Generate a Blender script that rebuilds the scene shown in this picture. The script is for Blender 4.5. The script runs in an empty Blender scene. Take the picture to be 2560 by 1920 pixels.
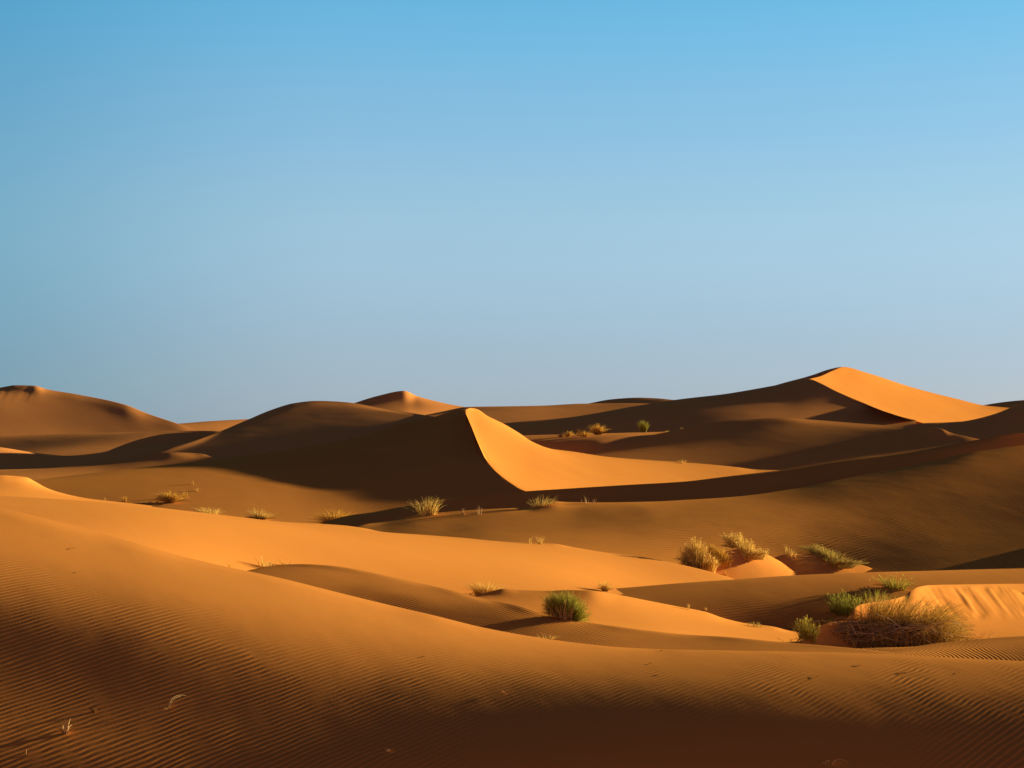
import bpy, math, random
import numpy as np

# ------------------------------------------------------------------ camera geometry
PX0, PY0, FOC = 1280.0, 1075.0, 3517.0      # principal column, eye-level row, focal length (2560 wide photo)
CAMZ = 6.0
SUN_EL, SUN_AZ = math.radians(7.5), math.radians(34.0)   # azimuth: from +x (right) towards +y (away)
SX = math.cos(SUN_EL) * math.cos(SUN_AZ)
SY = math.cos(SUN_EL) * math.sin(SUN_AZ)
SZ = math.sin(SUN_EL)
rng = np.random.default_rng(7)
random.seed(7)

scene = bpy.context.scene
COL = scene.collection


def P3(px, py, d):
    return np.array([(px - PX0) / FOC * d, d, CAMZ - (py - PY0) / FOC * d])


# ------------------------------------------------------------------ small numeric helpers
def pchip(x, y, xq):
    x = np.asarray(x, float); y = np.asarray(y, float); xq = np.asarray(xq, float)
    h = np.diff(x); dl = np.diff(y) / h
    n = len(x); m = np.zeros(n)
    if n == 2:
        m[:] = dl[0]
    else:
        for i in range(1, n - 1):
            if dl[i - 1] * dl[i] > 0:
                w1 = 2 * h[i] + h[i - 1]; w2 = h[i] + 2 * h[i - 1]
                m[i] = (w1 + w2) / (w1 / dl[i - 1] + w2 / dl[i])
        m[0] = dl[0]; m[-1] = dl[-1]
    k = np.clip(np.searchsorted(x, xq) - 1, 0, n - 2)
    t = np.clip((xq - x[k]) / h[k], 0, 1)
    h00 = 2 * t**3 - 3 * t**2 + 1; h10 = t**3 - 2 * t**2 + t
    h01 = -2 * t**3 + 3 * t**2; h11 = t**3 - t**2
    return h00 * y[k] + h10 * h[k] * m[k] + h01 * y[k + 1] + h11 * h[k] * m[k + 1]


def gsmooth(v, s):
    if s <= 0.15:
        return v
    r = int(3 * s) + 1
    k = np.exp(-0.5 * (np.arange(-r, r + 1) / s) ** 2); k /= k.sum()
    # linear extrapolation at the ends
    a = v[0] - (v[1:r + 1][::-1] - v[0]); b = v[-1] - (v[-r - 1:-1][::-1] - v[-1])
    if len(v) <= r + 1:
        return v
    return np.convolve(np.concatenate([a, v, b]), k, 'valid')


def smooth01(a, b, x):
    t = np.clip((x - a) / (b - a), 0, 1)
    return t * t * (3 - 2 * t)


_perm = rng.permutation(512)


def vnoise(x, y, seed=0):
    """value noise, roughly -1..1"""
    xi = np.floor(x).astype(int); yi = np.floor(y).astype(int)
    fx = x - xi; fy = y - yi
    fx = fx * fx * fx * (fx * (fx * 6 - 15) + 10); fy = fy * fy * fy * (fy * (fy * 6 - 15) + 10)

    def hsh(a, b):
        return _perm[(_perm[(a + seed * 37) & 511] + b) & 511] / 255.5 - 1.0
    v00 = hsh(xi, yi); v10 = hsh(xi + 1, yi); v01 = hsh(xi, yi + 1); v11 = hsh(xi + 1, yi + 1)
    return (v00 * (1 - fx) + v10 * fx) * (1 - fy) + (v01 * (1 - fx) + v11 * fx) * fy


# ------------------------------------------------------------------ smooth interpolation on a regular grid
def taps(x, n):
    """4-tap cubic weights for coordinate x on nodes 0..n-1 (linear outside)"""
    x = np.asarray(x, float)
    k = np.clip(np.floor(x).astype(int), 0, n - 2)
    t = x - k
    o = (t < 0) | (t > 1)
    t2 = t * t; t3 = t2 * t
    w = [(1 - t)**3 / 6, (3 * t3 - 6 * t2 + 4) / 6, (-3 * t3 + 3 * t2 + 3 * t + 1) / 6, t3 / 6]
    lin = [0 * t, 1 - t, t, 0 * t]
    w = [np.where(o, b, a) for a, b in zip(w, lin)]
    i = [k - 1, k, k + 1, k + 2]
    # mirror-linear ends: z[-1] = 2 z[0] - z[1]
    return i, w


def bicubic(Zg, u, v):
    n, m = Zg.shape
    E = np.empty((n + 2, m + 2)); E[1:-1, 1:-1] = Zg
    E[0, 1:-1] = 2 * Zg[0] - Zg[1]; E[-1, 1:-1] = 2 * Zg[-1] - Zg[-2]
    E[:, 0] = 2 * E[:, 1] - E[:, 2]; E[:, -1] = 2 * E[:, -2] - E[:, -3]
    iu, wu = taps(u, n); iv, wv = taps(v, m)
    out = 0
    for a, wa in zip(iu, wu):
        for b, wb in zip(iv, wv):
            out = out + wa * wb * E[a + 1, b + 1]
    return out


def spline1(y, u):
    n = len(y)
    E = np.concatenate([[2 * y[0] - y[1]], y, [2 * y[-1] - y[-2]]])
    i, w = taps(u, n)
    return sum(wk * E[k + 1] for k, wk in zip(i, w))


ES = 0.67
DUNES = {}


class Dune:
    def __init__(self, key, label, crest, base, E=(), pts=(), rounded=True, back=0.5, brad=0.02,
                 blen=0.25, strong_base=False, step=5, nf=110, nb=26, bend=0.010, we=1.0, wbase=4.0,
                 smooth=1.5, ripple=None, rough=1.0, groove=None, dig=None, margin=0.0, lat=(52, 18), vb=None, csm=70.0, fitcrest=None, soft=600.0, tint=0.0, nick=0.0, ax=1.8):
        self.key, self.label = key, label
        self.cr = np.array(sorted(crest), float); self.ba = np.array(sorted(base), float)
        self.lat = lat; self.vb = vb; self.csm = csm; self.soft = soft; self.tint = tint; self.nick = nick; self.ax = ax
        self.fc = None if fitcrest is None else np.array(sorted(fitcrest), float)
        self.E = [(e[0], e[1], e[2] * ES) for e in E]; self.E0 = self.E; self.pts = pts; self.rounded = rounded
        self.back, self.brad, self.blen = back, brad, blen
        self.strong, self.step, self.nf, self.nb = strong_base, step, nf, nb
        self.bend, self.we, self.wbase, self.smooth = bend, we, wbase, smooth
        self.ripple, self.rough, self.groove, self.dig = ripple, rough, groove, dig
        self.margin = margin
        DUNES[key] = self
        self.fit()

    def crow(self, px):
        return pchip(self.cr[:, 0], self.cr[:, 1], px)

    def cdep(self, px):
        return pchip(self.cr[:, 0], self.cr[:, 2], px)

    def bdep(self, px):
        return np.interp(px, self.ba[:, 0], self.ba[:, 2])

    def brow(self, px):
        return np.interp(px, self.ba[:, 0], self.ba[:, 1])

    def vis_base(self, px):
        r = float(self.brow(px))
        return min(r, 1920.0)

    def fit(self):
        """least-squares face between the crest and the hidden foot: smooth, crest exact, slopes along the sun's
        azimuth as the brightness samples ask, never rising over the sight line of its own crest"""
        x0, x1 = self.cr[0, 0], self.cr[-1, 0]
        nu, ns = self.lat
        self.gx0, self.gx1 = x0, x1
        px = np.linspace(x0, x1, nu); s = np.linspace(0, 1, ns)
        cs = self.csm / (px[1] - px[0])
        fc = self.cr if self.fc is None else self.fc
        cd, cr = gsmooth(pchip(fc[:, 0], fc[:, 2], px), cs), gsmooth(pchip(fc[:, 0], fc[:, 1], px), cs * 0.6)
        hold = np.ones(nu) if self.fc is None else np.where(np.abs(cd - self.cdep(px)) < 0.01 * cd, 1.0, 1e-9)
        self.fit_ba = self.ba.copy()
        gs = 110.0 / (px[1] - px[0]) if not self.strong else 0.7
        gs = min(gs, nu / 8)
        bd = np.minimum(gsmooth(pchip(self.ba[:, 0], self.ba[:, 2], px), gs), cd - 0.01 * cd); br = gsmooth(self.brow(px), gs)
        self.g_px, self.g_bd, self.g_cd = px, bd, cd
        D = bd[:, None] + (cd - bd)[:, None] * s[None]
        A = ((px - PX0) / FOC)[:, None]
        X, Y = A * D, D
        zc = CAMZ - (cr - PY0) / FOC * cd
        zb = CAMZ - (br - PY0) / FOC * bd
        N = nu * ns
        idx = np.arange(N).reshape(nu, ns)
        Xf, Yf = X.ravel(), Y.ravel()
        ii, jj = np.divmod(np.arange(N), ns)

        def nb(axis):
            k = (ii, jj)[axis]; n = (nu, ns)[axis]; st = (ns, 1)[axis]
            lo = np.where(k > 0, -st, 0); hi = np.where(k < n - 1, st, 0)
            n0 = np.arange(N)
            return n0 + lo, n0 + hi, 1.0 / ((hi - lo) / st)
        il, ih, iw = nb(0); jl, jh, jw = nb(1)
        xi, yi = (Xf[ih] - Xf[il]) * iw, (Yf[ih] - Yf[il]) * iw
        xs, ys = (Xf[jh] - Xf[jl]) * jw, (Yf[jh] - Yf[jl]) * jw
        det = xi * ys - xs * yi
        GI = np.stack([ih, il, jh, jl], 1)
        GX = np.stack([ys * iw, -ys * iw, -yi * jw, yi * jw], 1) / det[:, None]
        GY = np.stack([-xs * iw, xs * iw, xi * jw, -xi * jw], 1) / det[:, None]
        GS = SX * GX + SY * GY
        L = self.bend * math.sqrt(max(np.ptp(X), 1e-3) * max((cd - bd).mean(), 1e-3))
        BI, BV = [], []
        for axis in (0, 1):
            k = (ii, jj)[axis]; n = (nu, ns)[axis]; st = (ns, 1)[axis]
            a_ = np.nonzero((k > 0) & (k < n - 1))[0]; l_, h_ = a_ - st, a_ + st
            ddx = Xf[h_] + Xf[l_] - 2 * Xf[a_]; ddy = Yf[h_] + Yf[l_] - 2 * Yf[a_]
            h2 = 0.25 * ((Xf[h_] - Xf[l_])**2 + (Yf[h_] - Yf[l_])**2)
            V = np.concatenate([np.ones((len(a_), 2)), -2 * np.ones((len(a_), 1)), -(ddx[:, None] * GX[a_] + ddy[:, None] * GY[a_])], 1)
            BI.append(np.concatenate([np.stack([h_, l_, a_], 1), GI[a_]], 1)); BV.append(V * np.maximum((2.5 if axis == 0 else 1.0) * L / h2, 0.6 / np.sqrt(h2))[:, None])
        m = 2 * ns; nbk = nu // 2

        def accumulate(Dg, Up, g, I, V, w, t):
            for p in range(I.shape[1]):
                np.add.at(g, I[:, p], w * V[:, p] * t)
                for q in range(I.shape[1]):
                    r, c = I[:, p], I[:, q]; v = w * V[:, p] * V[:, q]
                    br_, bc_ = r // m, c // m
                    k = br_ == bc_
                    np.add.at(Dg, (br_[k], r[k] % m, c[k] % m), v[k])
                    k = bc_ == br_ + 1
                    np.add.at(Up, (br_[k], r[k] % m, c[k] % m), v[k])
        D0 = np.zeros((nbk, m, m)); U0 = np.zeros((nbk, m, m)); g0 = np.zeros(N)
        for I, V in zip(BI, BV):
            accumulate(D0, U0, g0, I, V, np.ones(len(I)), 0.0)
        T = np.linspace(0, 1, ns)[None] + np.zeros((nu, 1))
        Z = zb[:, None] + (zc - zb)[:, None] * T
        R = np.array(self.E, float) if len(self.E) else None
        vis = np.minimum(br, 1925)[:, None]
        ext = np.abs(zc - zb).mean() + 0.02 * (cd - bd).mean()
        PI, PV, PT_, PW = [], [], [], []
        for p in self.pts:
            u = (p[0] - x0) / (x1 - x0) * (nu - 1); i0 = int(np.clip(u, 0, nu - 2)); fu = u - i0
            sd = (p[2] - np.interp(p[0], px, bd)) / (np.interp(p[0], px, cd) - np.interp(p[0], px, bd)) * (ns - 1)
            j0 = int(np.clip(sd, 0, ns - 2)); fs = sd - j0
            PI.append([idx[i0, j0], idx[i0 + 1, j0], idx[i0, j0 + 1], idx[i0 + 1, j0 + 1]])
            PV.append([(1 - fu) * (1 - fs), fu * (1 - fs), (1 - fu) * fs, fu * fs]); PT_.append(P3(*p[:3])[2]); PW.append((p[3] if len(p) > 3 else 1.0) * 20 / ext**2)
        if len(PI):
            accumulate(D0, U0, g0, np.array(PI), np.array(PV), np.array(PW), np.array(PT_))
        pen = np.zeros((nu, ns)); tgt = np.zeros((nu, ns))
        dgi = np.arange(N)
        for it in range(7):
            Dg, Up, g = D0.copy(), U0.copy(), g0.copy()
            row = PY0 - (Z - CAMZ) / D * FOC
            if R is not None:
                q = np.clip(row, cr[:, None], np.maximum(vis, cr[:, None] + 1))
                wx = (R[:, 0] - px[:, None, None]) / self.ax; wy = (R[:, 1] - q[..., None]) * 1.5
                wt = 1.0 / (wx * wx + wy * wy + self.soft)**1.6
                e = (wt * R[:, 2]).sum(-1) / wt.sum(-1)
                Zr = Z.ravel()
                gx, gy = (GX * Zr[GI]).sum(1), (GY * Zr[GI]).sum(1)
                t = SZ - e.ravel() * np.minimum(np.sqrt(1 + gx * gx + gy * gy), 1.4)
                w = np.where(row < vis + 12, 1.0, 0.05) * np.where((px > -150) & (px < 2710), 1, .2)[:, None]
                accumulate(Dg, Up, g, GI, GS, w.ravel() * self.we, t)
            dia = np.zeros(N)
            wb = 0.02 / ext**2 * self.wbase * ns
            dia[idx[:, 0]] += wb; g[idx[:, 0]] += wb * zb
            # sight-line guard
            lo = cr[:, None] + (br - cr)[:, None] * 0.10 * (1 - T)
            nxt = np.concatenate([row[:, 1:], cr[:, None]], 1)
            low = np.maximum(lo, nxt + 0.004 * (br - cr)[:, None])
            bad = row < low - np.maximum(0.3, 0.02 * (br - cr))[:, None]
            pen = np.where(bad, pen + 1, pen * 0.7)
            want = CAMZ - (np.maximum(low, cr[:, None] + 0.5) - PY0) / FOC * D
            tgt = np.where(bad, want, np.where(pen > 0.05, np.minimum(tgt, want), 0))
            wp = np.where(pen > 0.05, np.minimum(pen, 4), 0) * 4.0 / ext**2
            wp[:, -1] = 0
            dia += wp.ravel(); g += (wp * tgt).ravel()
            if self.rounded:
                j = idx[:, -2]; zt = zc - (cd - D[:, -2]) * (zc - CAMZ) / cd
                wr = 0.3 / (cd - D[:, -2])**2
                dia[j] += wr; g[j] += wr * zt
            big = 1e5 * max(dia.max(), Dg.max())
            dia[idx[:, -1]] += big * hold; g[idx[:, -1]] += big * hold * zc
            np.add.at(Dg, (dgi // m, dgi % m, dgi % m), dia + 1e-9)
            # block tridiagonal solve
            gb = g.reshape(nbk, m)
            C = [None] * nbk; y = [None] * nbk
            for k in range(nbk):
                S_, r_ = Dg[k], gb[k]
                if k:
                    S_ = S_ - Up[k - 1].T @ C[k - 1]; r_ = r_ - Up[k - 1].T @ y[k - 1]
                sol = np.linalg.solve(S_, np.concatenate([Up[k], r_[:, None]], 1))
                C[k], y[k] = sol[:, :-1], sol[:, -1]
            zz = np.empty((nbk, m)); zz[-1] = y[-1]
            for k in range(nbk - 2, -1, -1):
                zz[k] = y[k] - C[k] @ zz[k + 1]
            Zn = zz.reshape(nu, ns)
            Z = Zn if it == 0 else 0.35 * Z + 0.65 * Zn
        for _ in range(2):
            Z[1:-1] = 0.25 * Z[:-2] + 0.5 * Z[1:-1] + 0.25 * Z[2:]
        self.Zg = Z
        self.correct()

    def correct(self):
        x0, x1 = self.cr[0, 0], self.cr[-1, 0]
        self.corr_px = np.arange(x0, x1 + 0.5, 1.0)
        cy = gsmooth(self.crow(self.corr_px), self.smooth * 4); cd = gsmooth(self.cdep(self.corr_px), self.smooth * 8)
        self.c_d = cd; self.c_e = 0 * cd
        self.c_z = CAMZ - (cy - PY0) / FOC * cd
        self.c_e = 0 * cd
        self.c_e = self.c_z - self.height(self.corr_px, cd)

    def locate(self, px, py):
        """depth where the fitted front face crosses image point (px, py)"""
        dc = float(self.cdep(px)); db = float(self.bdep(px))
        lo = min(db, dc) - 0.25 * abs(dc - db)
        d = np.linspace(dc, lo, 220)
        z = self.height(np.full_like(d, px), d, raw=True)
        row = PY0 - (z - CAMZ) / d * FOC
        k = np.argmax(row >= py) if (row >= py).any() else int(np.argmax(row))
        return float(d[k])

    def edge(self, line):
        """image line on this face -> (px, row, depth) samples; the face is cut along it"""
        out = [(a, b, self.locate(a, b)) for a, b in line]
        return out

    def trim(self, line):
        """cut this face along an image line lying on it: the line becomes its crest there"""
        out = []
        for a, b in line:
            dc = float(np.interp(a, self.g_px, self.g_cd)); db = float(np.interp(a, self.g_px, self.g_bd))
            d = np.linspace(dc, db, 400)
            row = PY0 - (self.height(np.full_like(d, a), d, raw=True) - CAMZ) / d * FOC
            k = int(np.argmax(row >= b)) if (row >= b).any() else len(d) - 1
            out.append((a, b, float(d[k])))
        keep = [tuple(c) for c in self.cr if c[0] < line[0][0] - 1]
        self.cr = np.array(keep + out)
        self.correct()
        return out

    def height(self, px, d, raw=False):
        """surface height on the front face (and its continuation behind the crest)"""
        px = np.asarray(px, float); d = np.asarray(d, float)
        a = (px - PX0) / FOC
        u = (px - self.gx0) / (self.gx1 - self.gx0) * (self.lat[0] - 1)
        cd, bd = spline1(self.g_cd, u), spline1(self.g_bd, u)
        v = (d - bd) / (cd - bd) * (self.lat[1] - 1)
        z = bicubic(self.Zg, u, np.clip(v, -3, self.lat[1] + 1))
        if raw:
            return z
        ce = np.interp(px, self.corr_px, self.c_e)
        dd = np.interp(px, self.corr_px, self.c_d)
        return z + ce * np.exp(-((d - dd) / (0.10 * (cd - bd)))**2)

    def grid(self, px=None):
        x0, x1 = self.cr[0, 0], self.cr[-1, 0]
        if px is None:
            px = np.arange(x0, x1 + self.step * 0.5, self.step)
        cd = np.interp(px, self.corr_px, self.c_d)
        cz = np.interp(px, self.corr_px, self.c_z)
        bd = self.bdep(px) - self.margin
        if not self.strong:
            bd = gsmooth(bd, 40 / (px[1] - px[0]))
        bd = np.minimum(bd, cd - 0.02 * cd * (0 if self.strong else 1))
        t = np.linspace(0, 1, self.nf + 1)
        t = t * (0.6 + 0.4 * t) if not self.strong else t
        df = cd[:, None] + (bd - cd)[:, None] * t[::-1][None]       # near -> crest
        PXF = np.repeat(px[:, None], df.shape[1], 1)
        zf = self.height(PXF, df)
        # slope along the view ray at the crest
        e = 0.004 * cd
        m0 = (cz - self.height(px, cd - e)) / e
        m0 = np.minimum(np.clip(m0, -0.6, 0.6), (cz - CAMZ) / cd + 0.01)
        r = self.brad * cd; sb = self.back
        tb = (np.linspace(0, 1, self.nb + 1)[1:]**1.8)[None] * (self.blen * cd)[:, None]
        q = np.minimum(tb, r[:, None])
        zb = cz[:, None] + m0[:, None] * q - (m0 + sb)[:, None] * q * q / (2 * r[:, None]) - sb * (tb - q)
        floor = zf[:, :1].min() - 0.4
        zb = np.maximum(zb, floor)
        zb = np.minimum(zb, cz[:, None] + ((cz - CAMZ) / cd)[:, None] * tb - 0.03 * np.maximum(tb - 2 * r[:, None], 0) + 0.01 * tb * (tb < r[:, None]))
        db = cd[:, None] + tb
        D = np.concatenate([df, db], 1); Z = np.concatenate([zf, zb], 1)
        PX = np.repeat(px[:, None], D.shape[1], 1)
        X = (PX - PX0) / FOC * D; Y = D
        ROW = PY0 - (Z - CAMZ) / D * FOC
        # natural unevenness of the sand
        amp = 0.00004 * D * self.rough
        s = 60.0 / D.mean()
        sd = len(DUNES)
        Xr, Yr = (X * 0.82 + Y * 0.57) * s, (Y * 0.82 - X * 0.57) * s * 0.7
        Z = Z + amp * (vnoise(Xr, Yr, sd) + 0.25 * vnoise(Xr * 2.3 + 9, Yr * 2.1, sd + 3)) * 0.8
        if self.nick:
            Z = Z + self.nick * smooth01(1165, 1180, PX) * (1 - smooth01(1225, 1260, PX)) * (vnoise(PX / 7, PX * 0 + sd, 4) + .6 * vnoise(PX / 2.7, PX * 0 + 3, 9)) * np.exp(-((D - cd[:, None]) / (0.012 * cd[:, None]))**2)
        if self.groove is not None:
            Z = Z + self.groove(PX, ROW, X, Y, D)
        if self.dig is not None:
            Z = Z + self.dig(PX, ROW, X, Y, D)
        return PX, ROW, X, Y, Z, D

    def build(self):
        PX, ROW, X, Y, Z, D = self.grid()
        nu, nd = D.shape
        co = np.stack([X, Y, Z], -1).reshape(-1, 3)
        i = np.arange((nu - 1))[:, None] * nd + np.arange(nd - 1)[None]
        f = np.stack([i, i + nd, i + nd + 1, i + 1], -1).reshape(-1, 4)
        me = bpy.data.meshes.new('dune')
        me.vertices.add(len(co)); me.vertices.foreach_set('co', co.ravel())
        me.loops.add(f.size); me.polygons.add(len(f))
        me.loops.foreach_set('vertex_index', f.ravel())
        me.polygons.foreach_set('loop_start', np.arange(len(f)) * 4)
        me.update(calc_edges=True)
        me.polygons.foreach_set('use_smooth', np.ones(len(f), bool))
        rip = np.zeros(D.shape)
        if self.ripple is not None and self.ripple.get('mask') is not None:
            rip = np.clip(self.ripple['mask'](PX, ROW), 0, 1.5)
        rip[:, self.nf + 1:] *= 0.3
        at = me.attributes.new('ripple', 'FLOAT', 'POINT')
        rip = np.clip(rip - 0.18, 0, 2) * 1.15
        at.data.foreach_set('value', rip.astype(np.float32).ravel())
        ang, lam = 0.4, 0.12
        if self.ripple is not None:
            lam = self.ripple['lam']
            a, b, c, dd = self.ripple['line']
            p = P3(a, b, self.locate(a, b)); q = P3(c, dd, self.locate(c, dd))
            v = q - p
            ang = math.atan2(v[1], v[0]) + math.pi / 2
        me.materials.append(sand_material(self.key, ang, lam, self.ripple, self.tint))
        ob = bpy.data.objects.new('dune', me)
        COL.objects.link(ob)
        ob['kind'] = 'structure'; ob['label'] = self.label
        return ob


# ------------------------------------------------------------------ materials
def new_mat(name):
    m = bpy.data.materials.new(name); m.use_nodes = True
    nt = m.node_tree; nt.nodes.clear()
    out = nt.nodes.new('ShaderNodeOutputMaterial')
    return m, nt, out


SAND = (0.78, 0.315, 0.066)


def sand_material(key, ang, lam, rp, tint=0.0):
    m, nt, out = new_mat('sand_' + key)
    N, L = nt.nodes.new, nt.links.new
    bsdf = N('ShaderNodeBsdfDiffuse'); bsdf.inputs['Roughness'].default_value = 0.0
    L(bsdf.outputs[0], out.inputs[0])
    geo = N('ShaderNodeNewGeometry')

    def math_(op, a, b=None, c=None):
        n = N('ShaderNodeMath'); n.operation = op
        for i, v in enumerate((a, b, c)):
            if v is None:
                continue
            if isinstance(v, (int, float)):
                n.inputs[i].default_value = v
            else:
                L(v, n.inputs[i])
        return n.outputs[0]

    def noise(scale, detail=2, vec=None, rough=0.5):
        n = N('ShaderNodeTexNoise'); n.inputs['Scale'].default_value = scale
        n.inputs['Detail'].default_value = detail; n.inputs['Roughness'].default_value = rough
        L(vec or geo.outputs['Position'], n.inputs['Vector'])
        return n.outputs[0]
    # colour: orange sand with faint coarser, greyer streaks
    mixc = N('ShaderNodeMix'); mixc.data_type = 'RGBA'
    mixc.inputs[6].default_value = (SAND[0] * 0.90 + 2.2 * tint, SAND[1] * 0.885 + 1.2 * tint, SAND[2] + tint, 1)  # tint: distance haze painted into the sand colour of the farther dunes
    mixc.inputs[7].default_value = (SAND[0] * 1.07 + 2.2 * tint, SAND[1] * 1.085 + 1.2 * tint, SAND[2] + tint, 1)
    mp = N('ShaderNodeMapping'); mp.inputs['Scale'].default_value = (0.35, 1.0, 1.0)
    L(geo.outputs['Position'], mp.inputs['Vector'])
    c1 = noise(0.55, 5, mp.outputs[0], 0.6); c2 = noise(60, 2)
    c3 = noise(0.11, 3, mp.outputs[0], 0.6)
    fac = math_('ADD', math_('ADD', math_('MULTIPLY', c1, 0.75), math_('MULTIPLY', c3, 0.65)), math_('MULTIPLY', c2, 0.4))
    fac = math_('SUBTRACT', fac, 0.4)
    L(fac, mixc.inputs[0]); L(mixc.outputs[2], bsdf.inputs['Color'])
    # relief: wind ripples where the vertex mask asks for them, plus fine grain
    attr = N('ShaderNodeAttribute'); attr.attribute_name = 'ripple'
    sep = N('ShaderNodeSeparateXYZ'); L(geo.outputs['Position'], sep.inputs[0])
    ph = math_('ADD', math_('MULTIPLY', sep.outputs[0], math.cos(ang) / lam), math_('MULTIPLY', sep.outputs[1], math.sin(ang) / lam))
    w1 = noise(0.10 / lam * 0.35, 1); w2 = noise(0.10 / lam * 1.7, 1)
    wa = (rp or {}).get('warp', 1.0)
    ph = math_('ADD', ph, math_('ADD', math_('MULTIPLY', w1, 2.6 * wa), math_('MULTIPLY', w2, 0.7 * wa)))
    s = math_('SINE', math_('ADD', math_('MULTIPLY', ph, 2 * math.pi), math_('MULTIPLY', math_('SINE', math_('MULTIPLY', ph, 2 * math.pi)), 0.45)))
    amp = math_('MULTIPLY', math_('ADD', math_('MULTIPLY', noise(0.10 / lam * 1.3, 2), 1.1), 0.45), attr.outputs['Fac'])
    hgt = math_('MULTIPLY', math_('MULTIPLY', s, amp), lam * (rp or {}).get('amp', 0.035))
    hgt = math_('ADD', hgt, math_('MULTIPLY', noise(40, 3), 0.0006))
    hgt = math_('ADD', hgt, math_('MULTIPLY', noise(2.2, 3), 0.0022))
    bump = N('ShaderNodeBump'); bump.inputs['Distance'].default_value = 1.0; bump.inputs['Strength'].default_value = 1.0
    L(hgt, bump.inputs['Height']); L(bump.outputs[0], bsdf.inputs['Normal'])
    return m


def idw(pts, p=2.0):
    """ripple strength from a few (px, row, strength) samples of the photo"""
    A = np.array(pts, float)

    def fn(PX, ROW):
        n = np.zeros(PX.shape); w = np.zeros(PX.shape)
        for x, y, v in A:
            k = 1.0 / (((PX - x) / 1.6)**2 + (ROW - y)**2 + 60)**(p / 2 + 0.5)
            n += k * v; w += k
        return n / w
    return fn


# ------------------------------------------------------------------ dunes
D = Dune
G15 = 1.15


def sc(pts, k):
    return [(a, b, c * k) for a, b, c in pts]


# ---- far skyline
D('far_low', 'low pale dune far off between two big dunes on the left',
  [(300, 1066, 325), (445, 1059, 336.6), (537, 1052, 343.96), (622, 1048, 350.76), (700, 1046, 357.0), (800, 1048, 365.0)],
  [(300, 1095, 290), (800, 1095, 290)], [(500, 1066, .16), (590, 1060, .22)], tint=0.035)
D('far_peak', 'distant pointed dune with a bright patch behind the long dark hill',
  [(740, 1050, 296), (800, 1033, 298), (881, 1009, 300), (943, 990, 302), (1011, 977, 304), (1040, 989, 306), (1103, 1006, 306), (1142, 1014, 306), (1200, 1024, 306), (1300, 1050, 306)],
  [(740, 1070, 262), (1300, 1070, 262)], [(950, 1005, .06), (1000, 1000, .05), (1091, 1026, .42), (1040, 1010, .1), (900, 1020, .05), (1060, 1032, .3)], rounded=False, smooth=.6, csm=6, tint=0.035)
D('far_hump', 'dark rounded dune top far off on the skyline left of the big peak',
  [(1380, 1024, 320), (1464, 1010, 320), (1530, 998, 320), (1596, 994, 318), (1647, 996, 314), (1686, 1000, 310), (1780, 1008, 300), (1850, 1018, 300)],
  [(1380, 1040, 290), (1850, 1040, 280)], [(1600, 1003, -.03), (1530, 1005, -.02)], tint=0.035)
D('far_flat', 'long flat brown dune running below the centre of the skyline',
  [(1040, 1042, 270), (1100, 1030, 270), (1173, 1017, 272), (1239, 1016, 272), (1355, 1014, 272), (1456, 1009, 272), (1560, 1008, 270), (1650, 1010, 268), (1800, 1016, 265)],
  [(1040, 1075, 232), (1800, 1075, 232)], [(1200, 1040, .1), (1350, 1035, .13), (1450, 1022, .1), (1150, 1025, .07), (1550, 1013, .08)], tint=0.035)
# ---- big far dune on the right
D('peak_back', 'dark rear ridge of the big peaked dune',
  [(1840, 1000, 246), (1900, 976, 246), (1949, 960, 246), (2030, 938, 246), (2073, 923, 246), (2108, 917, 247), (2135, 926, 249), (2160, 945, 250)],
  [(1840, 1020, 236), (2160, 1000, 240)], [(2030, 945, -.05), (1960, 962, -.05)], rounded=False, csm=6, tint=0.035)
PS = D('peak_slip', 'sunlit slip face of the big peaked dune on the right',
  [(2025, 947, 222), (2050, 941, 228), (2081, 927, 236), (2108, 917, 241), (2167, 932, 247), (2283, 969, 262), (2400, 999, 275), (2458, 1013, 281), (2524, 1020, 286), (2600, 1032, 288)],
  [(2025, 949, 221.5), (2089, 977, 212), (2167, 1010, 200), (2244, 1039, 190), (2303, 1058, 180), (2380, 1070, 170), (2460, 1080, 164), (2600, 1090, 160)],
  [(2120, 960, .52), (2250, 1000, .48), (2350, 1025, .46), (2450, 1035, .42), (2180, 960, .5), (2300, 985, .46), (2080, 950, .5)], rounded=False, strong_base=True, csm=6, smooth=.5, step=4)
PE = PS.edge([(2030, 948.5), (2060, 962), (2089, 977), (2128, 994), (2167, 1010), (2205, 1026), (2244, 1039), (2303, 1052)])
PW_ = D('peak_windward', 'long shaded windward slope of the big peaked dune',
  [(1140, 1076, 226), (1254, 1059, 226), (1433, 1042, 227), (1589, 1015, 228), (1700, 998, 229), (1828, 983, 229), (1949, 962, 227), (2025, 947, 222)] + PE,
  [(1140, 1105, 182), (1500, 1105, 178), (1900, 1105, 172), (2300, 1095, 160), (2460, 1095, 156)],
  [(1500, 1065, -.02), (1800, 1005, -.03), (1950, 985, -.03), (1880, 1030, .15), (2000, 1032, .16), (2100, 1030, .18), (2180, 1040, .17), (1700, 1045, -.02), (1350, 1065, -.03), (2050, 985, -.0), (2280, 1065, -.02), (1800, 1040, .05)],
  rounded=False, smooth=.6, back=.7, csm=15, bend=0.015, lat=(70, 18), fitcrest=[(1140, 1076, 226), (1254, 1059, 226), (1433, 1042, 227), (1589, 1015, 228), (1700, 998, 229), (1828, 983, 229), (1949, 962, 227), (2025, 947, 223), (2120, 930, 221), (2250, 910, 217), (2335, 900, 214)], tint=0.035)
WE = PW_.trim([(2030, 948.5), (2045, 955), (2060, 962), (2089, 977), (2128, 994), (2167, 1010), (2205, 1026), (2244, 1039), (2290, 1050)])
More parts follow.
